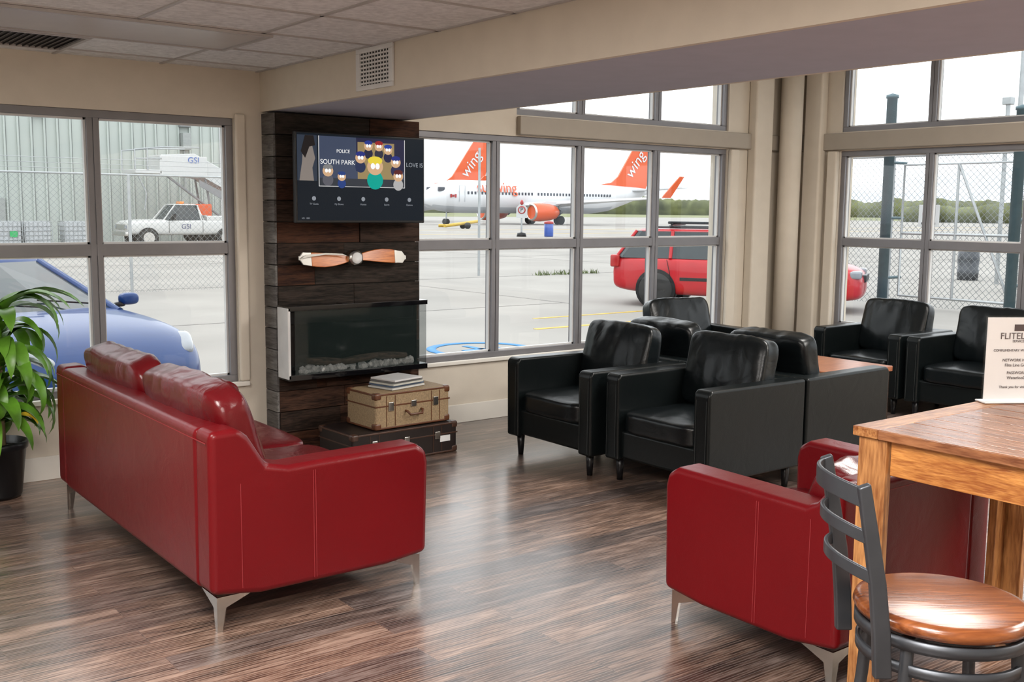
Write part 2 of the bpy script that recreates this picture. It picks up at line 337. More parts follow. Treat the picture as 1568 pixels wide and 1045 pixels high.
# ------------------------------------------------------------ fireplace
fp=empty('fireplace_column')
box('core',fp,(2.935,6.285,0),(3.965,6.438,2.19),BLACK)
z=0.;k=0;cells=[[] for _ in DKWOOD]
while z<2.19:
    h=.137; z1=min(z+h-.004,2.194)
    brk=[2.92]+sorted(random.uniform(3.1,3.8) for _ in range(random.choice([1,1,2])))+[3.985]
    for i in range(len(brk)-1):
        w=random.randrange(4); pr=random.uniform(0,.012)
        cells[w].append(((brk[i]+.001,6.268-pr,z),(brk[i+1]-.001,6.285,z1)))
    z+=h;k+=1
for i,c in enumerate(cells): boxes('planks_%d'%i,fp,c,DKWOOD[i],.003)
SIDE=[wood('side_board_%d'%i,c1,c2,'y',3,.6,.5,.3) for i,(c1,c2) in enumerate([((.07,.065,.06),(.19,.18,.17)),((.04,.037,.035),(.13,.12,.115))])]
for j in range(2):
    boxes('side_boards_%d'%j,fp,[((2.905,6.27,i*.137),(2.935,6.438,min(i*.137+.132,2.19))) for i in range(16) if i%2==j],SIDE[j],.003)
    boxes('right_boards_%d'%j,fp,[((3.965,6.27,i*.137),(3.985,6.438,min(i*.137+.132,2.19))) for i in range(16) if i%2==j],SIDE[j],.003)
ei=empty('electric_fireplace')
boxes('housing',ei,[((2.91,6.10,.945),(3.95,6.252,.975)),((2.91,6.10,.50),(3.95,6.252,.535)),((2.93,6.24,.535),(3.95,6.252,.945)),((3.30,6.12,.975),(3.34,6.2,.977))],GLOSSBLK,.004)
box('side_strip',ei,(2.905,6.10,.51),(2.925,6.25,.965),mat('brushed_side',(.6,.6,.6),.3,metal=.3),.003)
boxes('inner_frame',ei,[((2.96,6.21,.85),(3.90,6.24,.93))],BLACK,.003)
ft=newmat('tinted_glass'); ft[2].inputs['Base Color'].default_value=(.02,.03,.028,1); ft[2].inputs['Roughness'].default_value=.04; ft[2].inputs['Alpha'].default_value=.35
box('front_glass',ei,(2.955,6.102,.535),(3.94,6.106,.945),ft[0])
box('side_glass',ei,(3.935,6.108,.535),(3.941,6.24,.945),GLASS)
me=bpy.data.meshes.new('crystals'); bm=bmesh.new()
for i in range(90):
    x=random.uniform(2.99,3.88); y=random.uniform(6.125,6.21); s=random.uniform(.012,.03)
    bmesh.ops.create_icosphere(bm,subdivisions=1,radius=s,matrix=Matrix.Translation((x,y,.535+s*.8)))
bm.to_mesh(me); bm.free(); link('crystals',me,ei,[mat('crystal_rock_glow',(.6,.6,.57),.25,var=.3,scale=40,emit=.12)])  # faint emission added so the pale rocks read as lit
lgm=wood('charred_log',(.03,.02,.015),(.2,.13,.09),'x',5,.8,.6)
for i,(x,y,an) in enumerate([(3.2,6.17,.1),(3.45,6.16,-.12),(3.7,6.18,.08)]):
    o=rev('log_%d'%i,ei,[(.0,-.13),(.022,-.13),(.027,-.05),(.024,.06),(.02,.13),(0,.13)],lgm,'x',12); o.location=(x,y,.60); o.rotation_euler=(0,an,an)
# TV
tv=empty('television',(3.45,6.12,1.785),math.radians(2))
box('bezel',tv,(-.485,-.02,-.285),(.485,.02,.285),BLACK,.006)
box('screen',tv,(-.474,-.0215,-.268),(.474,-.019,.274),emi('screen_dark',(.006,.010,.016),1.0),0)
box('wall_mount',tv,(-.2,.02,-.15),(.2,.12,.15),BLACK,.005)
def q2(n,x0,x1,z0,z1,m,l=0): return box(n,tv,(x0,-.0225-l*.0006,z0),(x1,-.0215-l*.0006,z1),m)
q2('picture',-.32,.32,-.05,.262,emi('pic_bg',(.05,.065,.11),1))
q2('picture_wall',-.05,.32,.05,.262,emi('pic_wall',(.02,.02,.05),1),1)
q2('picture_tan',-.04,.24,.0,.235,emi('pic_tan',(.30,.22,.10),1),2)
q2('picture_floor',-.32,.32,-.05,.0,emi('pic_flr',(.035,.04,.05),1),3)
q2('picture_left',-.474,-.335,-0.02,.262,emi('pic_l',(.03,.04,.06),1),1)
q2('border',-.325,-.32,-.05,.262,emi('pic_w',(.6,.6,.6),1),3); q2('border_r',.32,.324,-.05,.262,emi('pic_w2',(.6,.6,.6),1),3); q2('border_b',-.325,.324,-.054,-.05,emi('pic_w3',(.6,.6,.6),1),3)
def disc(n,x,z,rx,rz,m,l):
    prism(n,tv,[(x+rx*math.cos(i*math.pi/12),z+rz*math.sin(i*math.pi/12)) for i in range(24)],'y',-.0228-l*.0006,-.0222-l*.0006,m)
def figure(x,z,s,coat,hat,idx):
    disc('coat_%d'%idx,x,z-.06*s,.055*s,.055*s,emi('coat%d'%idx,coat,1),5)
    disc('head_%d'%idx,x,z+.02*s,.055*s,.05*s,emi('skin%d'%idx,(.60,.38,.22),1),6)
    disc('hat_%d'%idx,x,z+.055*s,.05*s,.025*s,emi('hat%d'%idx,hat,1),7)
    for sx in(-.016,.016): disc('eye_%d'%idx,x+sx*s,z+.022*s,.015*s,.018*s,emi('eyew%d'%idx,(.9,.9,.9),1),8)
figure(.09,.06,1.1,(.0,.33,.27),(.75,.6,.05),0)
for i,(x,z,s,c,h_) in enumerate([(.04,.20,.6,(.02,.02,.05),(.02,.04,.25)),(.12,.20,.6,(.03,.03,.05),(.3,.02,.02)),(.19,.18,.6,(.02,.02,.06),(.02,.05,.3)),(.25,.10,.7,(.03,.03,.08),(.02,.03,.2)),(-.02,.12,.7,(.02,.03,.08),(.02,.03,.2)),(-.26,.03,.7,(.1,.1,.12),(.2,.2,.2)),(.27,.01,.7,(.4,.4,.4),(.1,.02,.02)),(-.16,-.0,.55,(.02,.05,.2),(.02,.05,.2))]): figure(x,z,s,c,h_,i+1)
prism('pic_person',tv,[(-.46,-.02),(-.36,-.02),(-.37,.06),(-.35,.12),(-.37,.2),(-.40,.25),(-.43,.22),(-.44,.1)],'y',-.026,-.0235,emi('pic_person',(.22,.19,.17),1))
prism('pic_hair',tv,[(-.45,.16),(-.42,.26),(-.36,.26),(-.35,.20),(-.39,.19),(-.42,.12)],'y',-.027,-.026,emi('pic_hair',(.015,.012,.012),1))
TW=emi('screen_text',(.85,.85,.85),1); TG=emi('screen_text_dim',(.25,.27,.3),1)
text('title',tv,'SOUTH PARK',.042,(-.19,-.030,.10),(math.pi/2,0,0),TW,.0004)
text('title_2',tv,'POLICE',.03,(-.15,-.030,.17),(math.pi/2,0,0),TW,.0004)
text('title_3',tv,'LOVE IS',.04,(.40,-.026,.10),(math.pi/2,0,0),TG,.0004)
for i in range(5):
    disc('icon_%d'%i,-.36+i*.18,-.13,.014,.014,TG,1); text('label_%d'%i,tv,'%s'%['TV Guide','My Shows','Movies','Sports','Options'][i],.016,(-.36+i*.18,-.024,-.165),(math.pi/2,0,0),TG,.0002)
text('brand_plate',tv,'HD  1080',.014,(-.42,-.024,-.255),(math.pi/2,0,0),TG,.0002)
# propeller wall decor
pr=empty('propeller_decor',(3.43,6.19,1.27))
PW=wood('propeller_wood',(.42,.10,.012),(.68,.22,.04),'x',4,.3,.05); PS=mat('propeller_silver',(.7,.69,.65),.3,metal=.2)
for s,n in((1,'r'),(-1,'l')):
    for nm,xs,m in(('wood',[.04,.1,.16,.22,.28,.31],PW),('tip',[.31,.34,.37,.39,.40],PS)):
        vs=[];fs=[]
        def wd(x): return .018+.030*math.sin(min(1,max(0,(x-.02)/.33))*math.pi*.72) if x<.38 else .014
        for x in xs:
            w=wd(x); tw=.5-.9*x
            zc=.012*math.sin(x*9)*s
            for ty,tz in((-1,-1),(1,-1),(1,1),(-1,1)):
                yy=ty*.007+tz*w*math.sin(tw)*.6; zz=tz*w*math.cos(tw)+zc
                vs.append((s*x,yy,zz))
        for i in range(len(xs)-1):
            for k in range(4): fs.append([i*4+k,i*4+(k+1)%4,(i+1)*4+(k+1)%4,(i+1)*4+k])
        fs+=[[0,1,2,3],[len(vs)-1-k for k in range(4)]]
        me=bpy.data.meshes.new('blade'); me.from_pydata(vs,[],fs); recalc(me)
        o=link('blade_%s_%s'%(nm,n),me,pr,[m]); bev(o,.004)
prism('leading_edge',pr,[(-.40,.0),(-.36,.028),(-.22,.036),(-.10,.03),(-.06,.012),(-.10,.020),(-.22,.025),(-.34,.012)],'y',-.030,-.026,PS,.001)
rev('hub',pr,[(.0,-.045),(.02,-.045),(.05,-.035),(.055,-.02),(.055,.02),(.04,.06)],CHROME,'y',32)
rev('hub_clock_face',pr,[(.0,-.047),(.035,-.046),(.04,-.04)],WHITE,'y',32)

# suitcases
def suitcase(name,loc,rz,sx,sy,sz,body,edge,handle_z=True):
    e=empty(name,loc,rz); h=sx/2;d=sy/2
    box('shell',e,(-h,-d,0),(h,d,sz),body,.02,4)
    boxes('band',e,[((-h-.002,-d-.002,sz*.62),(h+.002,d+.002,sz*.66))],edge,.001)
    L=[]
    for i in(-1,1):
        for j in(-1,1):
            for k in(0,1):
                c=(i*(h-.022),j*(d-.022),.022+k*(sz-.044)); L.append(((c[0]-.026,c[1]-.026,c[2]-.022),(c[0]+.026,c[1]+.026,c[2]+.024)))
    boxes('corner_caps',e,L,edge,.014,3)
    boxes('edge_trim',e,[((-h+.02,-d-.003,sz-.016),(h-.02,-d+.01,sz-.004)),((-h+.02,-d-.003,.004),(h-.02,-d+.01,.016)),((-h-.003,-d+.02,.004),(-h+.01,d-.02,.016)),((-h-.003,-d+.02,sz-.016),(-h+.01,d-.02,sz-.004))],edge,.003)
    tubes('handle',e,[[(-.06,-d,sz*.45),(-.06,-d-.02,sz*.45),(-.045,-d-.035,sz*.36),(.045,-d-.035,sz*.36),(.06,-d-.02,sz*.45),(.06,-d,sz*.45)]],.008,edge)
    boxes('latches',e,[((-h*.6-.02,-d-.008,sz*.5),(-h*.6+.02,-d,sz*.74)),((h*.6-.02,-d-.008,sz*.5),(h*.6+.02,-d,sz*.74)),((-.02,-d-.008,sz*.55),(.02,-d,sz*.72))],CHROME,.003)
    boxes('stripes',e,[((-h*.6-.035+q,-d-.0025,.02),(-h*.6-.031+q,-d,sz-.02)) for q in(0,.066)]+[((h*.6-.035+q,-d-.0025,.02),(h*.6-.031+q,-d,sz-.02)) for q in(0,.066)],edge)
    return e
SBODY=mat('tweed_tan',(.27,.19,.105),.7,var=.25,scale=120,bump=.3,bscale=300)
SEDGE=mat('leather_brown',(.10,.035,.014),.4,var=.2)
sd=suitcase('suitcase',(3.50,5.87,0),math.radians(2),.80,.42,.205,mat('suitcase_dark',(.016,.011,.010),.45,var=.2,spec=.3),mat('leather_dark',(.05,.022,.013),.4,var=.2))
box('label',sd,(.26,-.214,.08),(.34,-.211,.12),WHITE)
suitcase('suitcase',(3.565,5.855,.208),math.radians(3),.58,.34,.235,SBODY,SEDGE)
ms=empty('magazine_stack',(3.56,5.87,.446),.25)
cc=[(.55,.55,.52),(.08,.12,.2),(.5,.5,.45),(.15,.15,.15),(.6,.6,.6)]
for i,c in enumerate(cc):
    w=.15-.006*i; q=random.uniform(-.02,.02)
    box('magazine_%d'%i,ms,(-w+q,-.11+q,i*.013),(w+q,.11+q,i*.013+.011),mat('mag_%d'%i,c,.35),.001)

# ------------------------------------------------------------ seating
def seat(name,loc,rz,W,D,arm,back,n,shell,cush,st,kind,bh=.50,bz=.665,rise=.32):
    e=empty(name,loc,rz); h=W/2; d=D/2; aw=.115 if kind=='black' else .15; lh=.13 if kind=='black' else .125
    if kind=='red':
        prof=[(-d,lh+.03),(-d+.005,back),(-d+rise*.37,back+.005),(-d+rise*.5,back-.03),(-d+rise*.72,arm+.02),(-d+rise,arm),(0,arm+.005),(d-.06,arm+.01),(d-.01,arm-.02),(d,arm-.07),(d-.01,lh+.02),(d-.2,lh),(-d+.2,lh)]
    else:
        prof=[(-d,lh),(-d,arm),(d-.02,arm+.005),(d,arm-.02),(d-.005,lh)]
    for s in(-1,1):
        a0,a1=(h-aw,h) if s>0 else(-h,-h+aw)
        prism('arm_%s'%('l' if s>0 else 'r'),e,prof,'y',a0,a1,shell,.028,4)
        yy=h if s>0 else -h
        if kind=='red':
            boxes('seam_%s'%('l' if s>0 else 'r'),e,[((-.06,yy-.0012,lh+.02),(-.058,yy+.0012,arm-.03)),((-.050,yy-.0012,lh+.02),(-.048,yy+.0012,arm-.03)),((-d+.12,yy-.0012,lh+.04),(-d+.122,yy+.0012,arm-.04))],st)
        else:
            boxes('seam_%s'%('l' if s>0 else 'r'),e,[((d-.001,yy-s*.02,lh+.02),(d+.001,yy-s*.022,arm-.05)),((d-.001,yy-s*(aw-.02),lh+.02),(d+.001,yy-s*(aw-.022),arm-.05))],st)
    box('back_frame',e,(-d,-h+aw-.02,lh+.02),(-d+.13,h-aw+.02,back-.005),shell,.028,4)
    if kind=='red': box('piping',e,(-d-.001,-h+.03,back-.045),(-d+.001,h-.03,back-.042),st)
    box('base',e,(-d+.05,-h+aw-.02,lh+.01),(d-.035,h-aw+.02,.31),shell,.02,3)
    iw=(W-2*aw)/n
    for i in range(n):
        c=-h+aw+iw*(i+.5)
        cushion('seat_cushion_%d'%i,e,(.05,c,.375 if kind=='red' else .365),(D-.12,iw-.006,.16),cush,n=8,puff=.15,wr=.005,seed=i*3+loc[0])
        if kind=='red':
            cushion('back_cushion_%d'%i,e,(-d+.215,c,bz),(.21,iw-.004,bh),cush,rot=(0,math.radians(-17),0),n=6,puff=.25,wr=.011,cuts=22,seed=i*5+loc[1],fold=1.0)
        else:
            cushion('back_cushion_%d'%i,e,(-d+.20,c,.645),(.19,iw+.02,.46),cush,rot=(0,math.radians(-13),0),n=7,puff=.25,wr=.007,cuts=22,seed=i*5+loc[1],fold=1.6)
    for k,(x,y) in enumerate([(d-.07,h-.07),(d-.07,-h+.07),(-d+.07,h-.07),(-d+.07,-h+.07)]):
        sx=1 if x>0 else -1; sy=1 if y>0 else -1
        if kind=='red':
            cx,cy=sx*(d-.03),sy*(h-.03)
            vs=[(cx,cy,0),(cx-sx*.02,cy,0),(cx,cy-sy*.02,0),(cx,cy,lh+.01),(cx-sx*.15,cy,lh+.01),(cx,cy-sy*.15,lh+.01),(cx-sx*.035,cy,lh-.035),(cx,cy-sy*.035,lh-.035)]
            me=bpy.data.meshes.new('leg')
            off=Vector((-sx*.006,-sy*.006,0))
            vv=[Vector(q) for q in vs]; allv=vv+[q+off for q in vv]
            fs=[(0,3,4,6,1),(0,2,7,5,3)]; fs+= [tuple(i+8 for i in f)[::-1] for f in fs]+[(0,1,9,8),(1,6,14,9),(6,4,12,14),(0,8,10,2),(2,10,15,7),(7,15,13,5),(3,5,13,11),(3,11,12,4)]
            me.from_pydata(allv,[],fs); recalc(me)
            link('leg_%d'%k,me,e,[CHROME])
        else:
            rev('leg_%d'%k,e,[(.017,0),(.028,lh+.015)],BLACK,'z',12,(x,y,0))
    return e
seat('red_leather_sofa',(1.905,4.72,0),0,2.10,.96,.61,.775,2,RED,REDC,STITCH,'red')
seat('red_leather_armchair',(3.365,2.39,0),math.pi/2,.95,.80,.62,.71,1,RED,REDC,STITCH,'red',.38,.535,.15)
P=math.pi
for nm,l,rz,W,D in[('A',(4.54,5.02,0),P,.82,.82),('B',(4.62,4.16,0),P,.82,.82),('C',(5.46,4.16,0),0,.82,.82),('D',(5.40,5.02,0),0,.82,.82),('E',(6.46,5.95,0),-P/2-.1,.86,.80),('F',(7.83,5.09,0),P,.82,.78),('G',(7.83,4.22,0),P,.82,.78)]:
    seat('black_leather_armchair',l,rz,W,D,.64,.645,1,BLK,BLKC,STITCHB,'black')
st=empty('side_table',(6.42,4.62,0))
box('top',st,(-.33,-.33,.47),(.33,.33,.51),SIDEW,.006)
boxes('legs',st,[((i*.29-.025,j*.29-.025,0),(i*.29+.025,j*.29+.025,.47)) for i in(-1,1) for j in(-1,1)],DKWOOD[0],.003)
boxes('apron',st,[((-.29,-.3,.40),(.29,-.28,.47)),((-.29,.28,.40),(.29,.3,.47)),((-.3,-.29,.40),(-.28,.29,.47)),((.28,-.29,.40),(.3,.29,.47))],DKWOOD[0])
# counter table
tb=empty('counter_table')
tx0,tx1,ty0,ty1=2.87,3.84,.72,1.955
n=7; w=(tx1-tx0-.16)/n; zt=.93
boxes('top_planks',tb,[((tx0+.08+i*w,ty0+.09,zt-.032),(tx0+.08+(i+1)*w-.003,ty1-.09,zt)) for i in range(n)],TBLY,.003)
boxes('top_ends',tb,[((tx0,ty1-.09,zt-.032),(tx1,ty1,zt)),((tx0,ty0,zt-.032),(tx1,ty0+.09,zt))],TBLX,.004)
boxes('top_sides',tb,[((tx0,ty0+.09,zt-.032),(tx0+.08,ty1-.09,zt)),((tx1-.08,ty0+.09,zt-.032),(tx1,ty1-.09,zt))],TBLY,.004)
APR=wood('table_apron_wood',(.28,.08,.015),(.62,.27,.07),'y',5,.4,.4)
boxes('apron_sides',tb,[((tx0+.03,ty0+.12,.785),(tx0+.055,ty1-.12,zt-.034)),((tx1-.055,ty0+.12,.785),(tx1-.03,ty1-.12,zt-.034))],APR,.003)
boxes('apron_ends',tb,[((tx0+.12,ty0+.03,.785),(tx1-.12,ty0+.055,zt-.034)),((tx0+.12,ty1-.055,.785),(tx1-.12,ty1-.03,zt-.034))],TBLX,.003)
LG=[]
for x,sx in((tx0+.015,1),(tx1-.015,-1)):
    for y,sy in((ty0+.015,1),(ty1-.015,-1)):
        LG+=[((x,y,0),(x+sx*.032,y+sy*.10,zt-.034)),((x+sx*.034,y,0),(x+sx*.10,y+sy*.032,zt-.034))]
boxes('legs',tb,LG,TBLZ,.003)
sg=empty('table_sign',(3.70,1.87,zt+.001),math.radians(-32))
CARD=mat('card_white',(.75,.75,.75),.5,var=.01)
box('card',sg,(-.11,-.003,.012),(.13,.0,.305),CARD)
box('base',sg,(-.12,-.035,0),(.14,.035,.006),CARD,.002)
box('clear_back',sg,(-.115,.0005,.006),(.135,.004,.31),GLASS)
INK=mat('sign_ink',(.08,.06,.06),.6)
box('emblem',sg,(-.01,-.0045,.257),(.03,-.003,.28),INK)
for i,(tt,s) in enumerate([('FLITELINE',.033),('SERVICES',.012),('COMPLIMENTARY WIFI AVAILABLE',.012),('NETWORK NAME:',.014),('Flite Line Guest',.015),('PASSWORD:',.014),('Waterloo01',.015),('Thank you for visiting us',.013)]):
    text('line_%d'%i,sg,tt,s,(.01,-.004,[.238,.22,.187,.152,.134,.106,.088,.055][i]),(math.pi/2,0,0),INK,.0003)
prism('red_ribbon',sg,[(.06,.035),(.12,.05),(.125,.065),(.10,.06)],'y',-.005,-.003,mat('ribbon_red',(.6,.03,.02),.4))
# stool : local +x is facing dir
sc=empty('counter_stool',(2.28,1.285,0),-a)
rev('seat',sc,[(0,.655),(.17,.655),(.196,.662),(.202,.675),(.198,.688),(.18,.694),(0,.690)],SEATW,'z',48)
rev('seat_band',sc,[(.185,.625),(.197,.625),(.197,.652),(.185,.652),(.185,.625)],DKMETAL,'z',48,cap=False)
rev('lower_band',sc,[(.182,.565),(.192,.565),(.192,.59),(.182,.59),(.182,.565)],DKMETAL,'z',48,cap=False)
rev('swivel_plate',sc,[(.12,.60),(.12,.655)],DKMETAL,'z',24)
lg=[]
for k in range(4):
    t_=P/4+k*P/2; c_,s_=math.cos(t_),math.sin(t_); lg.append([(c_*.175,s_*.175,.65),(c_*.19,s_*.19,.45),(c_*.235,s_*.235,.0)])
tubes('legs',sc,lg,.016,DKMETAL)
tubes('foot_ring',sc,[arc((0,0,.22),.215,0,2*P,40)[:-1]],.010,DKMETAL,8,True)
for s in(-1,1):
    prism('upright_%d'%s,sc,[(-.165,.56),(-.205,.56),(-.212,.66),(-.225,.78),(-.245,.90),(-.262,1.0),(-.235,1.01),(-.212,.90),(-.188,.78),(-.172,.66)],'y',s*.14-.012,s*.14+.012,DKMETAL,.005)
for i,(z,hh) in enumerate([(.975,.045),(.885,.03),(.795,.03)]):
    x0=-.205-(z-.70)*.14
    m_=14
    me=bpy.data.meshes.new('slat'); vs=[];fs=[]
    for j in range(m_+1):
        u=-1+2*j/m_; y=u*.15; xx=x0-.055*(1-u*u)
        for dx,dz in((-.005,-hh/2),(.005,-hh/2),(.005,hh/2),(-.005,hh/2)): vs.append((xx+dx,y,z+dz+.012*(1-u*u)))
    for j in range(m_):
        for k in range(4): fs.append([j*4+k,j*4+(k+1)%4,(j+1)*4+(k+1)%4,(j+1)*4+k])
    fs+=[[3,2,1,0],[m_*4+k for k in range(4)]]
    me.from_pydata(vs,[],fs); recalc(me); bev(link('back_slat_%d'%i,me,sc,[DKMETAL]),.003)

# ------------------------------------------------------------ potted plant
pp=empty('potted_dracaena',(1.22,6.20,0))
rev('pot',pp,[(.0,0),(.105,0),(.115,.02),(.145,.27),(.155,.275),(.158,.31),(.145,.315),(.135,.27),(0,.265)],BLACK,'z',40)
rev('soil',pp,[(0,.275),(.136,.272)],mat('soil',(.03,.02,.012),.9,bump=.8,bscale=50),'z',24)
rev('cane_1',pp,[(.022,.25),(.02,.98)],mat('cane_bark',(.25,.18,.1),.8,var=.2),'z',12,(.02,-.02,0))
rev('cane_2',pp,[(.018,.25),(.018,.6)],bpy.data.materials['cane_bark'],'z',12,(-.05,.03,0))
LEAF=mat('leaf_green',(.10,.25,.022),.35,var=.6,scale=6)
LEAFY=mat('leaf_yellow',(.6,.42,.03),.4,var=.3)
vs=[];fs=[]
def leaf(base,az,length,width,elev,droop):
    n=12; p=Vector(base); el=elev; st_=length/n
    for i in range(n+1):
        s=i/n; w=width*math.sin(P*min(1,.12+s*.88))**.7*.5 if s<1 else .001
        side=Vector((-math.sin(az),math.cos(az),0)); up=Vector((-math.sin(el)*math.cos(az),-math.sin(el)*math.sin(az),math.cos(el)))
        wob=.15*math.sin(s*9+az*3)
        k=len(vs); vs.extend([tuple(p+side*w+up*w*(.35+wob)),tuple(p),tuple(p-side*w+up*w*(.35-wob))])
        if i: fs.extend([(k-3,k-2,k+1,k),(k-2,k-1,k+2,k+1)])
        d=Vector((math.cos(el)*math.cos(az),math.cos(el)*math.sin(az),math.sin(el)))
        p=p+d*st_; el-=droop/n
        if p.y>.12: p.y=.12
for i in range(50):
    z=random.uniform(.55,1.0); leaf((.02,-.02,z),i*2.4+random.uniform(-.3,.3),random.uniform(.36,.52),random.uniform(.075,.11),random.uniform(.6,1.3),random.uniform(2.2,3.3))
for i in range(34):
    z=random.uniform(.34,.62); leaf((-.02,.0,z),i*2.4,random.uniform(.28,.42),random.uniform(.065,.09),random.uniform(.7,1.4),random.uniform(2.2,3.5))
for az in(-.5,-.1,-.9): leaf((.02,-.02,.95),az,.56,.09,1.2+az*.1,2.2+az*.3)
for az,z in((-.6,.75),(-.3,.68),(-.9,.62),(-.5,.5),(-.2,.55)): leaf((.02,-.02,z),az,.46,.09,.9,3.2)
me=bpy.data.meshes.new('leaves'); me.from_pydata(vs,[],fs); link('leaves',me,pp,[LEAF],True)
vs=[];fs=[]; leaf((.06,-.16,.47),-.6,.14,.06,.3,1.4)
me=bpy.data.meshes.new('yellow_leaf'); me.from_pydata(vs,[],fs); link('yellow_leaf',me,pp,[LEAFY],True)

# ------------------------------------------------------------ exterior
GZ=-.3
asph=mat('asphalt',(.27,.255,.235),.85,var=.14,scale=.35,bump=.3,bscale=30)
me=bpy.data.meshes.new('tarmac_ground')
me.from_pydata([(-150,YB+T,GZ),(XR+T,YB+T,GZ),(XR+T,-60,GZ),(700,-60,GZ),(700,700,GZ),(-150,700,GZ)],[],[(0,1,2,3,4,5)])
bm=bmesh.new(); bm.from_mesh(me)
for f in bm.faces:
    f.normal_update()
    if f.normal.z<0: f.normal_flip()
bm.to_mesh(me); bm.free(); link('tarmac_ground',me,None,[asph])
boxes('grass_field',None,[((60,210,GZ),(700,690,GZ+.02)),((230,-50,GZ),(690,210,GZ+.02))],mat('grass',(.16,.17,.07),.9,var=.3,scale=.1))
YEL=mat('yellow_marking',(.5,.33,.04),.6,var=.2); BLU=mat('blue_marking',(.02,.18,.42),.6,var=.15)
DK=mat('tar_seal',(.17,.16,.15),.8,var=.2)
boxes('pavement_seams',None,[((-20,23.9,GZ),(60,24.0,GZ+.004)),((-20,34,GZ),(80,34.1,GZ+.004)),((14,16,GZ),(14.06,55,GZ+.004)),((26,16,GZ),(26.07,55,GZ+.004)),((40,16,GZ),(40.1,55,GZ+.004)),((-20,16.5,GZ),(14,16.55,GZ+.004))],DK)
boxes('yellow_parking_line',None,[((10.5,13.0,GZ),(13.8,13.12,GZ+.006)),((11.5,14.3,GZ),(15.5,14.4,GZ+.006))],YEL)
boxes('yellow_taxi_line',None,[((30,65,GZ),(120,65.4,GZ+.006)),((40,78,GZ),(150,78.5,GZ+.006))],YEL)
bl=empty('accessible_marking',(8.35,11.55,GZ+.004))
rev('outline',bl,[(.62,.0),(.75,.0),(.75,.004),(.62,.004),(.62,.0)],BLU,'z',40,cap=False)
boxes('bars',bl,[((-.3,-.05,0),(.3,.05,.004)),((-.05,-.4,0),(.05,.4,.004))],BLU)
wd=[];wf=[]
def tuft(cx,cy,cz,n,h):
    for i in range(n):
        a_=random.uniform(0,6.28); r_=random.uniform(0,.25); x=cx+r_*math.cos(a_)*1.6; y=cy+r_*math.sin(a_)*.6
        k=len(wd); hh=h*random.uniform(.4,1); b=random.uniform(0,6.28); dx,dy=.02*math.cos(b),.02*math.sin(b)
        wd.extend([(x-dx,y-dy,cz),(x+dx,y+dy,cz),(x+random.uniform(-.1,.1),y+random.uniform(-.1,.1),cz+hh)]); wf.append((k,k+1,k+2))
for cx in (12.5,14.8,19.4,20.1,20.6,21.3,22.7,23.4,23.9,24.6): tuft(cx,23.8,GZ+.005,40,.17)
me=bpy.data.meshes.new('weed_tufts'); me.from_pydata(wd,[],wf); link('weed_tufts',me,None,[mat('weeds',(.09,.12,.035),.8,var=.3)])
# hangar
HS=mat('hangar_siding',(.42,.46,.43),.5,var=.04,scale=.5)
hg=empty('hangar_building')
box('body',hg,(-40,57,GZ),(23.3,90,14),HS)
boxes('ribs',hg,[((-12+i*.62,56.90,GZ),(-12+i*.62+.09,57,14)) for i in range(57)],HS)
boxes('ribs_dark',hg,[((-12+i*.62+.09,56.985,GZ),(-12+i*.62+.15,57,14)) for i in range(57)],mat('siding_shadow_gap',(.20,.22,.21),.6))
box('corner_trim',hg,(23.2,56.9,GZ),(23.4,57.2,14),WHITEX)
for i,(x,z) in enumerate([(13.8,6.1),(21.2,5.9)]):
    box('wall_lamp_%d'%i,hg,(x-.3,56.6,z-.1),(x+.3,56.95,z+.15),mat('lamp_grey',(.2,.21,.21),.5),.04)
boxes('wall_unit',hg,[((21.0,56.5,4.6),(21.45,56.95,5.5)),((21.15,56.85,2.5),(21.25,56.95,4.6)),((10.9,56.8,GZ),(12.1,56.95,1.9))],mat('unit_grey',(.3,.32,.31),.5),.02)
HD=mat('hdpe_white',(.5,.52,.54),.5); GALV=mat('galv',(.36,.38,.39),.4,metal=.5)
for i,x in enumerate([9.9,11.1,12.75]):
    e=empty('ibc_tote',(x+.6,49.5,GZ))
    box('tank',e,(-.52,-.5,.18),(.52,.5,1.15),HD,.06,3)
    C=[]
    for k in range(6):
        zz=.18+k*.195; C.append([(-.56,-.54,zz),(.56,-.54,zz),(.56,.54,zz),(-.56,.54,zz),(-.56,-.54,zz)])
    for k in range(7):
        xx=-.56+k*.187; C.append([(xx,-.54,.16),(xx,-.54,1.16)]); C.append([(xx,.54,.16),(xx,.54,1.16)])
    tubes('cage',e,C,.018,GALV,4)
    boxes('pallet',e,[((-.58,-.56,.1),(.58,.56,.15)),((-.58,-.56,0),(-.4,.56,.1)),((-.09,-.56,0),(.09,.56,.1)),((.4,-.56,0),(.58,.56,.1))],GALV)
    if i==0: box('label_green',e,(.05,-.56,.5),(.35,-.545,.75),mat('green_label',(.02,.35,.1),.5))
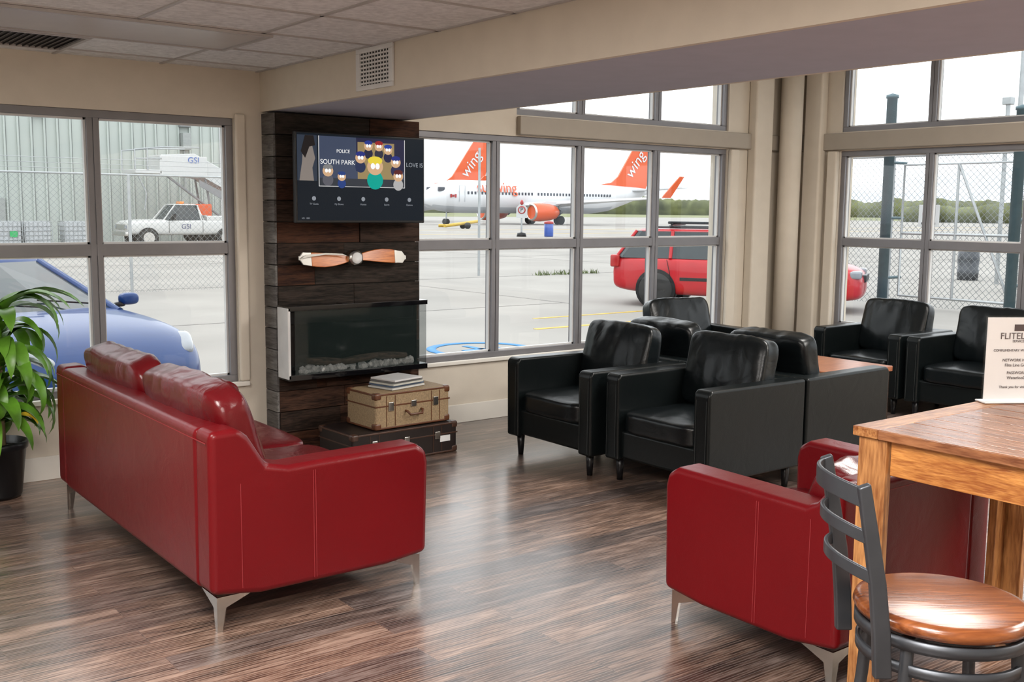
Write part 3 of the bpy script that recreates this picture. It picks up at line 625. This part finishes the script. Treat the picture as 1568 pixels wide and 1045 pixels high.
# ---------------- vehicles
TIRE=mat('tire_rubber',(.02,.02,.02),.8); CGL=mat('car_glass',(.02,.03,.035),.05,spec=.5); CGL.node_tree.nodes['Principled BSDF'].inputs['Roughness'].default_value=.04
LAMP=mat('headlamp_lens',(.22,.24,.27),.1,coat=.5); TAIL=mat('tail_lens',(.35,.01,.01),.15)
def wheel(e,nm,x,y,r,s):
    rev(nm+'_tire',e,[(r*.62,-.10),(r*.95,-.105),(r,-.07),(r,.07),(r*.95,.105),(r*.62,.10)],TIRE,'y',28,(x,y,r))
    rev(nm+'_rim',e,[(0,.0),(r*.2,.0),(r*.25,.02*1),(r*.6,.03),(r*.64,.06)],CHROME,'y',28,(x,y+(s*.06),r))
    boxes(nm+'_spokes',e,[((x-.02,y+s*.085,r-r*.6),(x+.02,y+s*.1,r+r*.6)),((x-r*.6,y+s*.085,r-.02),(x+r*.6,y+s*.1,r+.02))],CHROME)
def loft_body(e,nm,st,m,sub=2):
    vs=[];fs=[];
    for x,w,zb,zs,zd in st:
        ring=[(0,zb),(w*.85,zb),(w*.98,zb+.08),(w,zb+(zs-zb)*.5),(w*.985,zs-.05),(w*.93,zs+.0),(w*.72,zd),(0,zd+.02)]
        ring=ring+[(-p[0],p[1]) for p in ring[-2:0:-1]]
        vs+=[(x,p[0],p[1]) for p in ring]
    k=14
    for i in range(len(st)-1):
        for j in range(k): fs.append([i*k+j,i*k+(j+1)%k,(i+1)*k+(j+1)%k,(i+1)*k+j])
    fs+=[list(range(k)),list(range((len(st)-1)*k,len(st)*k))]
    me=bpy.data.meshes.new(nm); me.from_pydata(vs,[],fs); recalc(me)
    o=link(nm,me,e,[m],True); md=o.modifiers.new('s','SUBSURF'); md.levels=sub; md.render_levels=sub
    return o
def greenhouse(e,b0,b1,r0,r1,zb,zr,wb,wr,paint,pill):
    def ring(x0,x1,w,bow,z):
        return [(x0,-w*.9,z),(x0-bow*.6,0,z),(x0,w*.9,z),(x0+.12,w,z),((x0+x1)/2,w*1.01,z),(x1-.15,w,z),(x1,w*.82,z),(x1+bow,0,z),(x1,-w*.82,z),(x1-.15,-w,z),((x0+x1)/2,-w*1.01,z),(x0+.12,-w,z)]
    A=ring(b0,b1,wb,.16,zb);B=ring(r0,r1,wr,.08,zr)
    n=12; vs=A+B; fs=[[i,(i+1)%n,(i+1)%n+n,i+n] for i in range(n)]+[list(range(n,2*n))]
    me=bpy.data.meshes.new('glass'); me.from_pydata(vs,[],fs); recalc(me)
    link('glass',me,e,[CGL])
    C=[(p[0]*1.0,p[1]*1.01,zr-.01) for p in B]; D=[((p[0]-(r0+r1)/2)*.93+(r0+r1)/2,p[1]*.9,zr+.035) for p in B]
    vs=C+D; fs=[[i,(i+1)%n,(i+1)%n+n,i+n] for i in range(n)]+[list(range(n,2*n))]
    me=bpy.data.meshes.new('roof'); me.from_pydata(vs,[],fs); recalc(me)
    bev(link('roof',me,e,[paint]),.03,3)
    T_=[]
    for i in(0,2,6,8): T_.append([A[i],B[i]])
    for s in(1,-1):
        for px in pill:
            T_.append([(px,s*wb*1.005,zb),(r0+(r1-r0)*max(0,min(1,(px-r0)/(r1-r0))),s*wr*1.005,zr)])
    tubes('pillars',e,T_,.035,paint)
def car(name,loc,rz,paint,kind,scale=1):
    e=empty(name,loc,rz,scale=scale)
    if kind=='sedan':
        st=[(-2.32,.62,.38,.72,.80),(-2.22,.80,.25,.84,.96),(-1.6,.90,.2,.90,1.0),(-.5,.92,.18,.90,.95),(.7,.92,.18,.88,.96),(1.1,.92,.18,.87,.95),(1.7,.90,.18,.82,.88),(2.05,.86,.2,.74,.79),(2.27,.78,.22,.62,.67),(2.40,.66,.26,.52,.56),(2.43,.55,.3,.46,.5)]
        loft_body(e,'body',st,paint); greenhouse(e,-1.85,1.15,-1.0,.05,.90,1.34,.80,.58,paint,(-.35,)); wb=(-1.35,1.42); r=.33; W=.80
        for s in(1,-1):
            cushion('headlight_%d'%s,e,(2.10,s*.70,.675),(.42,.17,.11),LAMP,(0,.32,-s*.5),n=3,puff=0,wr=0,cuts=8)
            cushion('mirror_%d'%s,e,(.80,s*.98,.98),(.12,.2,.12),paint,n=3,puff=0,wr=0,cuts=6)
            cushion('mirror_base_%d'%s,e,(.80,s*.88,.93),(.06,.12,.05),BLACK,n=3,puff=0,wr=0,cuts=4)
            box('taillight_%d'%s,e,(-2.28,s*.5,.72),(-2.2,s*.78,.84),TAIL,.02)
        box('grille',e,(2.30,-.42,.30),(2.42,.42,.48),BLACK,.03); box('lower_intake',e,(2.2,-.6,.2),(2.36,.6,.27),BLACK,.02)
        tubes('wipers',e,[[(1.2,.5,.98),(.98,-.05,1.04)],[(1.2,-.1,.99),(.98,-.6,1.04)]],.008,BLACK)
    elif kind=='wagon':
        st=[(-2.3,.70,.38,.85,.92),(-2.22,.82,.28,.90,.96),(-1.6,.87,.22,.90,.96),(-.5,.87,.2,.90,.95),(.7,.87,.2,.88,.95),(1.1,.87,.2,.86,.94),(1.7,.85,.2,.80,.88),(2.1,.80,.22,.72,.80),(2.27,.68,.28,.6,.66)]
        loft_body(e,'body',st,paint); greenhouse(e,-2.2,1.15,-1.85,.2,.90,1.40,.80,.64,paint,(-1.15,-.25)); wb=(-1.4,1.35); r=.32; W=.76
        for s in(1,-1):
            box('headlight_%d'%s,e,(2.02,s*.5,.62),(2.22,s*.78,.76),LAMP,.04); box('mirror_%d'%s,e,(.75,s*.86,.95),(.87,s*1.03,1.07),paint,.03)
            box('taillight_%d'%s,e,(-2.29,s*.60,.72),(-2.12,s*.85,.95),TAIL,.03)
            box('side_trim_%d'%s,e,(-.95,s*.85,.50),(.9,s*.875,.56),BLACK,.005)
            tubes('door_lines_%d'%s,e,[[(.72,s*.872,.3),(.76,s*.875,.85)],[(-.25,s*.875,.3),(-.25,s*.875,.88)],[(-1.1,s*.87,.45),(-1.2,s*.87,.88)]],.006,BLACK)
        tubes('roof_rack',e,[[(-1.5,.52,1.47),(-.1,.52,1.47)],[(-1.5,-.52,1.47),(-.1,-.52,1.47)],[(-.4,-.55,1.52),(-.4,.55,1.52)],[(-1.2,-.55,1.52),(-1.2,.55,1.52)]],.022,BLACK)
        boxes('ski_carrier',e,[((-1.3,-.45,1.53),(-.3,-.28,1.58)),((-1.3,.1,1.53),(-.3,.3,1.56))],BLACK,.02)
        box('grille',e,(2.2,-.4,.55),(2.28,.4,.68),BLACK,.02); box('rear_plate',e,(-2.31,-.2,.6),(-2.28,.2,.72),WHITEX)
    else:
        st=[(-2.75,.90,.55,1.12,1.14),(-2.7,.95,.5,1.14,1.16),(-.6,.95,.48,1.14,1.16),(.2,.95,.48,1.13,1.17),(1.2,.95,.48,1.1,1.17),(2.3,.94,.5,1.06,1.14),(2.55,.90,.52,1.0,1.08),(2.6,.85,.55,.95,1.0)]
        loft_body(e,'body',st,paint,2); greenhouse(e,-.75,1.0,-.5,.45,1.13,1.80,.85,.70,paint,(-.62,)); wb=(-1.7,1.75); r=.38; W=.85
        boxes('bed',e,[((-2.72,-.9,1.1),(-.8,-.84,1.32)),((-2.72,.84,1.1),(-.8,.9,1.32)),((-2.74,-.9,1.1),(-2.68,.9,1.32)),((-.86,-.9,1.1),(-.8,.9,1.36))],paint,.02)
        box('bed_liner',e,(-2.68,-.84,1.16),(-.86,.84,1.19),BLACK)
        box('grille',e,(2.55,-.7,.72),(2.63,.7,.95),CHROME,.01); box('front_bumper',e,(2.58,-.92,.46),(2.72,.92,.64),CHROME,.03); box('rear_bumper',e,(-2.88,-.9,.48),(-2.74,.9,.64),CHROME,.03)
        for s in(1,-1):
            box('headlight_%d'%s,e,(2.56,s*.55,.76),(2.64,s*.75,.92),LAMP,.02); box('mirror_%d'%s,e,(.6,s*.9,1.15),(.72,s*1.12,1.42),BLACK,.02)
            tubes('door_lines_%d'%s,e,[[(-.65,s*.95,.6),(-.65,s*.95,1.12)],[(.85,s*.95,.6),(.85,s*.95,1.12)]],.008,BLACK)
        text('door_text',e,'GSI',.30,(.1,.955,.86),(P/2,0,P),mat('navy',(.05,.06,.15),.5),.002)
        text('door_text_far',e,'GSI',.30,(.1,-.955,.86),(P/2,0,0),bpy.data.materials['navy'],.002)
        boxes('roof_beacon',e,[((-.1,-.25,1.84),(.1,.25,1.95))],mat('amber',(.7,.2,.02),.3),.03)
    for i,x in enumerate(wb):
        for s in(1,-1):
            yy=s*(W)
            rev('arch_%d_%d'%(i,s),e,[(r+.055,-.12),(r+.055,.115)],BLACK,'y',28,(x,yy,r+.01))
            wheel(e,'wheel_%d_%d'%(i,s),x,yy+s*.045,r,s)
    return e
BLUEP=mat('blue_car_paint',(.003,.035,.15),.3,metal=0,var=.05,coat=.4,spec=.2); REDP=mat('red_car_paint',(.42,.006,.012),.3,var=.05,coat=.4,spec=.3); WHP=mat('truck_white',(.52,.52,.51),.35,var=.03,coat=.3)
car('blue_sedan_car',(2.20,11.15,GZ),-1.32,BLUEP,'sedan')
car('red_wagon_car',(16.55,14.05,GZ),math.atan2(-.86,.51),REDP,'wagon',1.07)
car('white_pickup_truck',(18.35,50.0,GZ),P,WHP,'pickup',1.08)
asx=empty('passenger_air_stairs',(0,53.2,0))
boxes('platform',asx,[((17.0,-1,3.15),(18.3,1,3.35)),((18.2,-1,3.1),(20.6,1,4.05))],WHITEX,.03)
prism('stair_body',asx,[(18.3,3.2),(18.3,4.1),(20.0,4.2),(24.5,1.9),(24.5,.9),(20.5,3.0)],'y',-.9,.9,WHITEX,.03)
prism('stair_panel',asx,[(20.2,2.9),(22.3,1.9),(22.3,1.4),(20.2,2.6)],'y',-.95,-.9,mat('panel_grey',(.2,.2,.21),.5))
tubes('railings',asx,[[(17.0,-1,3.35),(17.0,-1,4.3),(18.3,-1,4.45),(20.2,-1,4.5)],[(17.6,-1,3.35),(17.6,-1,4.35)],[(17.0,-1,3.85),(18.3,-1,3.9)],[(17.0,1,3.35),(17.0,1,4.3),(18.3,1,4.45),(20.2,1,4.5)],[(17.1,-1,3.1),(17.5,-1,2.2),(17.4,-1,1.4)]],.04,GALV)
tubes('supports',asx,[[(20.6,-.7,3.0),(21.0,-.7,GZ+.6)],[(20.6,.7,3.0),(21.0,.7,GZ+.6)],[(18.6,-.7,3.1),(22,-.7,.6)]],.06,bpy.data.materials['panel_grey'])
boxes('chassis',asx,[((19.6,-1,GZ+.5),(24.6,1,GZ+.9)),((19.6,-1,GZ+.9),(20.8,1,GZ+2.0))],ORANGE,.05)
for i,x in enumerate((20.4,23.6)):
    for s in(1,-1): wheel(asx,'wheel_%d_%d'%(i,s),x,s*.9,.4,s)
for o in asx.children:
    if o.name.startswith('wheel'): o.location.z=GZ
text('banner_text',asx,'GSI',.42,(19.9,-1.02,3.85),(P/2,0,0),mat('banner_blue',(.05,.12,.4),.5),.003)

def fence(name,p0,p1,h,step,post=.035,cm=None):
    d=Vector(p1)-Vector(p0); Lh=d.length; e=empty(name,(p0[0],p0[1],GZ),math.atan2(d.y,d.x))
    n_=int(Lh/step)
    tubes('posts',e,[[(i*step,0,0),(i*step,0,h)] for i in range(n_+1)],post,GALV)
    tubes('rails',e,[[(0,0,h),(Lh,0,h)]],.022,GALV)
    tubes('barbed_wire',e,[[(0,-.1*k,h+.1*k),(Lh,-.1*k,h+.1*k)] for k in(1,2,3)],.006,GALV)
    me=bpy.data.meshes.new('mesh'); me.from_pydata([(0,0,0.02),(Lh,0,.02),(Lh,0,h),(0,0,h)],[],[(0,1,2,3)]); link('mesh',me,e,[cm or CHAIN])
    return e
fence('chain_link_fence',(-4.6,23.2),(10.4,23.2),2.55,3.0,cm=CHAIN2)
fe=fence('chain_link_fence',(19.6,15.5),(19.6,1.5),3.05,2.8,.05)
BP=mat('gate_post_paint',(.08,.13,.15),.45,metal=.3,var=.1)
for i,(x,y,h) in enumerate([(18.9,12.35,4.15),(18.9,9.72,3.75)]):
    e=empty('gate_post',(x,y,GZ)); rev('pipe',e,[(.10,0),(.10,h),(.12,h),(.12,h+.06),(.0,h+.1)],BP,'z',20)
    tubes('brackets',e,[[(0,0,.6),(.6,0,.6)],[(0,0,1.8),(.6,0,1.8)],[(0,0,2.9),(.6,0,2.9)]],.03,BP)
ge=empty('cantilever_gate',(19.15,9.85,GZ),P/2)
tubes('frame',ge,[[(0,0,.25),(2.3,0,.25),(2.3,0,2.85),(0,0,2.85),(0,0,.25)],[(1.15,0,.25),(1.15,0,2.85)],[(0,0,1.5),(2.3,0,1.5)],[(0,0,.25),(1.15,0,2.85)]],.028,GALV)
lp=empty('light_mast',(24,12.4,GZ)); tubes('mast',lp,[[(0,0,0),(0,0,7)],[(0,0,5.2),(.8,-1.2,6.2)]],.06,GALV)
for i,(x,y) in enumerate([(26,12.9),(23,10.9),(28,14.8)]):
    e=empty('utility_pole',(x,y,GZ)); tubes('mast',e,[[(0,0,0),(0,0,3.6+i*.6)]],.06,GALV); box('cap',e,(-.12,-.12,3.6+i*.6),(.12,.12,3.8+i*.6),GALV,.02)
uc=empty('utility_cabinet',(27,12.4,GZ)); box('body',uc,(-.5,-.7,.1),(.5,.7,1.7),mat('cabinet_grey',(.2,.22,.22),.5),.04); box('plinth',uc,(-.55,-.75,0),(.55,.75,.1),DK); boxes('louvres',uc,[((-.52,-.5,.4+i*.12),(-.5,.5,.44+i*.12)) for i in range(8)],DKMETAL)
wr=empty('waste_barrel',(29,16.2,GZ)); rev('drum',wr,[(.28,0),(.3,.3),(.28,.32),(.3,.6),(.28,.9),(0,.9)],DKMETAL,'z',20); rev('lid',wr,[(.3,.9),(.31,.95),(0,1.0)],BLACK,'z',20)
for i,(x,y,z,yc) in enumerate([(19.45,11.75,1.55,0),(19.45,13.7,1.6,1)]):
    e=empty('fence_sign',(x,y,z),-P/2)
    if yc: box('plate',e,(-.12,-.01,-.16),(.12,.01,.16),YEL); box('mark',e,(-.05,-.014,-.06),(.05,-.01,.06),BLACK)
    else:
        box('plate',e,(-.22,-.01,-.22),(.22,.01,.22),WHITEX)
        rev('ring',e,[(.10,-.016),(.135,-.016),(.135,-.01),(.10,-.01),(.10,-.016)],TAIL,'y',28,(0,0,.04),cap=False)
        box('slash',e,(-.03,-.015,-.05),(.03,-.01,.13),BLACK); box('caption',e,(-.15,-.015,-.17),(.15,-.01,-.13),BLACK)

# airliner ---------------------------------------------------------------
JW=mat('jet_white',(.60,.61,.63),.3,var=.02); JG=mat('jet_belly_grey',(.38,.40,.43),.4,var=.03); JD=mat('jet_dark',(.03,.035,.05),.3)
def mk(e,nm,vs,fs,m):
    me=bpy.data.meshes.new(nm); me.from_pydata(vs,[],fs); recalc(me); return link(nm,me,e,[m])
def airliner(name,loc,rz,scale=1):
    e=empty(name,loc,rz,scale=scale)
    stn=[(0,.05,-.5),(.4,.55,-.45),(1.2,1.05,-.3),(2.5,1.55,-.1),(4.2,1.85,0),(6,1.9,0),(27,1.9,0),(30,1.7,.15),(33,1.25,.5),(36,.75,.9),(38.3,.3,1.2),(38.8,.1,1.25)]
    vs=[];fs=[];seg=28
    for x,r_,dz in stn:
        for k in range(seg):
            t_=2*P*k/seg; vs.append((x,r_*math.cos(t_),3.35+dz+r_*1.04*math.sin(t_)))
    for i in range(len(stn)-1):
        for k in range(seg): fs.append([i*seg+k,i*seg+(k+1)%seg,(i+1)*seg+(k+1)%seg,(i+1)*seg+k])
    fs+=[list(range(seg)),list(range((len(stn)-1)*seg,len(stn)*seg))]
    me=bpy.data.meshes.new('fuselage'); me.from_pydata(vs,[],fs); recalc(me)
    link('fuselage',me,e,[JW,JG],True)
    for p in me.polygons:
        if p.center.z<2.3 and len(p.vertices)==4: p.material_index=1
    for s in(-1,1):
        boxes('cabin_windows_%d'%s,e,[((5.5+i*.52,s*1.86,3.62),(5.5+i*.52+.24,s*1.90,3.95)) for i in range(46) if i not in(20,)],JD)
        boxes('doors_%d'%s,e,[((4.3,s*1.82,2.7),(4.34,s*1.89,4.6)),((5.1,s*1.84,2.7),(5.14,s*1.9,4.6)),((4.3,s*1.80,4.58),(5.14,s*1.84,4.62))],JG)
        boxes('cockpit_glass_%d'%s,e,[((1.75,s*1.02,3.95),(2.6,s*1.32,4.4))],JD,.04)
        y0,y1=s*1.2,s*17.2
        v1=[(13.5,y0,2.3),(20.6,y0,2.2),(20.8,y0,2.5),(14,y0,2.75),(17.2,s*6,2.65),(21.0,s*6,2.6),(21.1,s*6,2.75),(17.4,s*6,3.0),(22.6,y1,3.35),(24.1,y1,3.4),(24.1,y1,3.5),(22.7,y1,3.55)]
        mk(e,'wing_%d'%s,v1,[(0,1,5,4),(1,2,6,5),(2,3,7,6),(3,0,4,7),(4,5,9,8),(5,6,10,9),(6,7,11,10),(7,4,8,11),(8,9,10,11)],JW)
        q=[(0,1,2,3),(7,6,5,4),(0,4,5,1),(1,5,6,2),(2,6,7,3),(3,7,4,0)]
        v1=[(22.6,y1,3.4),(24.1,y1,3.4),(25.6,s*17.9,5.9),(24.9,s*17.9,5.9)]; v1+=[(p[0],p[1]-s*.12,p[2]+.05) for p in v1]
        mk(e,'winglet_%d'%s,v1,q,ORANGE)
        rev('engine_%d'%s,e,[(.80,12.9),(.98,12.75),(1.08,13.1),(1.12,14.2),(1.0,15.6),(.8,16.5),(.55,16.6),(.35,17.3)],ORANGE,'x',28,(0,s*5.0,1.55))
        rev('engine_lip_%d'%s,e,[(.82,12.95),(.80,12.74),(.90,12.68),(1.0,12.76),(1.03,12.9)],CHROME,'x',28,(0,s*5.0,1.55),cap=False)
        rev('engine_fan_%d'%s,e,[(.0,13.0),(.82,13.1)],JD,'x',28,(0,s*5.0,1.55))
        rev('engine_exhaust_%d'%s,e,[(.5,16.5),(.42,17.2),(.1,17.8)],DKMETAL,'x',20,(0,s*5.0,1.55))
        prism('pylon_%d'%s,e,[(13.6,2.5),(17,2.4),(18,2.8),(15,2.9)],'y',s*5-.15,s*5+.15,JW)
        v1=[(33.8,s*.5,4.5),(37.0,s*.5,4.5),(38.6,s*6.9,4.9),(37.4,s*6.9,4.9)]; v1+=[(p[0],p[1],p[2]+.18) for p in v1]
        mk(e,'tailplane_%d'%s,v1,q,JW)
        for k in(-.35,.35): rev('main_wheel_%d_%d'%(s,int(k*10)),e,[(.1,-.15),(.52,-.15),(.55,-.1),(.55,.1),(.52,.15),(.1,.15)],TIRE,'y',20,(19.2,s*2.85+k,.55))
        tubes('main_strut_%d'%s,e,[[(19.2,s*2.85,.55),(19.2,s*2.85,2.6)]],.13,GALV)
        rev('nose_wheel_%d'%s,e,[(.1,-.1),(.33,-.1),(.35,.1),(.1,.1)],TIRE,'y',20,(3.7,s*.22,.35))
    tubes('nose_strut',e,[[(3.7,0,.35),(3.8,0,2.0)]],.09,GALV)
    prism('fin',e,[(27.6,5.1),(31.0,5.6),(32.2,6.4),(36.3,12.0),(38.9,12.1),(37.9,5.6),(37.5,4.7),(30,5.0)],'y',-.14,.14,ORANGE,.04)
    text('fin_text',e,'wing',2.3,(35.4,-.2,8.2),(P/2,math.radians(-52),0),JW,.01)
    text('livery_text',e,'sunwing',1.9,(10.0,-1.80,4.45),(P/2-.3,0,0),ORANGE,.02)
    boxes('flag_bars',e,[((3.1,-1.80,3.2),(3.3,-1.70,3.6)),((3.4,-1.84,3.28),(3.6,-1.72,3.52)),((3.7,-1.86,3.2),(3.9,-1.76,3.6))],TAIL)
    return e
airliner('passenger_airliner',(67.3,105.5,GZ),math.radians(1.5))
airliner('passenger_airliner',(57.4,134.5,GZ),0,1.06)
tw=empty('aircraft_tow_bar',(57.7,83,GZ)); tubes('bar',tw,[[(-2.0,-.3,.3),(2.0,.3,.7)],[(-2.0,-.3,.3),(-2.6,.2,.3)],[(-2.0,-.3,.3),(-2.6,-.8,.3)]],.15,YEL)
for s in(-1,1): rev('wheel_%d'%s,tw,[(.1,-.1),(.3,-.1),(.3,.1),(.1,.1)],TIRE,'y',16,(.3,s*.4,.3))
np_=empty('no_parking_sign',(45.6,58.4,GZ),-a); rev('base',np_,[(.35,0),(.3,.25),(.06,.3)],BLACK,'z',20); tubes('pole',np_,[[(0,0,.2),(0,0,2.2)]],.06,GALV)
prism('plate',np_,[(-.38,1.3),(-.38,2.0),(-.15,2.25),(.15,2.25),(.38,2.0),(.38,1.3)],'y',-.1,-.06,WHITEX,0)
rev('ring',np_,[(.2,-.13),(.27,-.13),(.27,-.1),(.2,-.1),(.2,-.13)],TAIL,'y',24,(0,0,1.85),cap=False); text('letter',np_,'P',.4,(0,-.12,1.85),(P/2,0,0),BLACK,.004)
rev('beacon',np_,[(.12,2.2),(.12,2.4),(.05,2.55)],TAIL,'z',12)
br_=empty('equipment_barrel',(47.4,57.6,GZ)); rev('drum',br_,[(.3,0),(.32,.1),(.32,.9),(.28,.95),(0,.95)],mat('drum_blue',(.03,.08,.35),.4),'z',20); rev('cap',br_,[(.34,.9),(.34,1.05),(0,1.1)],TAIL,'z',20)
po=empty('thin_pole',(17.6,24.5,GZ)); tubes('shaft',po,[[(0,0,0),(0,0,3.6)]],.035,GALV)
for i,(x,y,w) in enumerate([(92,72,3.4),(97,73,2.6)]):
    e=empty('baggage_cart',(x,y,GZ)); box('deck',e,(-w/2,-.8,.45),(w/2,.8,.6),JG,.03); box('load',e,(-w/2+.1,-.7,.6),(w/2-.4,.7,1.5),DKMETAL if i else YEL,.05)
    for k in(-1,1):
        for s in(-1,1): rev('wheel_%d_%d'%(k,s),e,[(.1,-.1),(.22,-.1),(.22,.1),(.1,.1)],TIRE,'y',14,(k*w*.35,s*.7,.22))
# treeline
TREE=mat('treeline_foliage',(.11,.12,.05),.9,var=.6,scale=.15)
vs=[];fs=[]
def trees(x0,y0,x1,y1,h,n_,sd):
    base=len(vs); dx,dy=(x1-x0)/n_,(y1-y0)/n_
    ln=math.hypot(dx,dy); nx,ny=-dy/ln,dx/ln; st_=ln
    for i in range(n_+1):
        x,y=x0+dx*i,y0+dy*i; u=i*st_
        hh=h*(.78+.2*noise.noise(Vector((u*.02,sd,0)))+.16*noise.noise(Vector((u*.12,sd,3)))+.10*noise.noise(Vector((u*.5,sd,9))))
        for j,(f,o) in enumerate(((0,0),(.5,2),(.85,1),(1,-1))):
            vs.append((x-nx*o,y-ny*o,GZ+.03+hh*f))
    for i in range(n_):
        for j in range(3): k=base+i*4+j; fs.append((k,k+4,k+5,k+1))
trees(20,420,330,380,8,500,1); trees(330,380,420,60,9,600,5); trees(420,60,380,-60,9,200,8); trees(205,130,225,-20,4.2,300,12)
me=bpy.data.meshes.new('treeline'); me.from_pydata(vs,[],fs); link('treeline',me,None,[TREE],True)

# ------------------------------------------------------------ world + lights
w=bpy.data.worlds.new('world'); S.world=w; w.use_nodes=True; nt=w.node_tree; N=nt.nodes; L=nt.links
bg=N['Background']; tc=N.new('ShaderNodeTexCoord'); sp=N.new('ShaderNodeSeparateXYZ'); L.new(tc.outputs['Generated'],sp.inputs[0])
cr=N.new('ShaderNodeValToRGB'); e=cr.color_ramp.elements; e[0].position=0; e[0].color=(.42,.47,.53,1); e[1].position=.5; e[1].color=(.95,.98,1,1); x_=e.new(.08); x_.color=(.7,.76,.82,1); x_=e.new(.2); x_.color=(.9,.95,1,1)
L.new(sp.outputs[2],cr.inputs[0])
no=N.new('ShaderNodeTexNoise'); no.inputs['Scale'].default_value=6; no.inputs['Detail'].default_value=6; mp=N.new('ShaderNodeMapping'); mp.inputs['Scale'].default_value=(1,1,5); L.new(tc.outputs['Generated'],mp.inputs[0]); L.new(mp.outputs[0],no.inputs[0])
mx=N.new('ShaderNodeMix'); mx.data_type='RGBA'; mr=N.new('ShaderNodeMapRange'); mr.inputs[1].default_value=.40; mr.inputs[2].default_value=.56; L.new(no.outputs[0],mr.inputs[0]); L.new(mr.outputs[0],mx.inputs[0]); L.new(cr.outputs[0],mx.inputs[6]); mx.inputs[7].default_value=(.95,.97,1,1)
L.new(mx.outputs[2],bg.inputs[0]); bg.inputs[1].default_value=2.5
def area(name,loc,sx,sy,en,col=(1,.96,.91),rot=(0,0,0)):
    l=bpy.data.lights.new(name,'AREA'); l.shape='RECTANGLE'; l.size=sx; l.size_y=sy; l.energy=en; l.color=col
    o=bpy.data.objects.new(name,l); COL.objects.link(o); o.location=loc; o.rotation_euler=rot; return o
area('ceiling_fill_1',(.2,3.2,2.42),1.2,.6,95); area('ceiling_fill_2',(.8,1.0,2.42),1.2,.6,120); area('ceiling_fill_3',(-.8,.0,2.42),1.2,.6,110)  # unseen area fills added to brighten the interior, no fixtures modelled
area('ceiling_fill_4',(5.6,3.2,3.1),1.2,1.2,115); area('ceiling_fill_5',(6.0,.8,3.1),1.2,1.2,135); area('ceiling_fill_6',(5.3,-.8,3.1),1.2,1.2,135)  # more unseen fills, added below the high ceiling
sun=bpy.data.lights.new('sun','SUN'); sun.energy=.8; sun.angle=.5; so=bpy.data.objects.new('sun',sun); COL.objects.link(so); so.rotation_euler=(math.radians(35),0,math.radians(200))
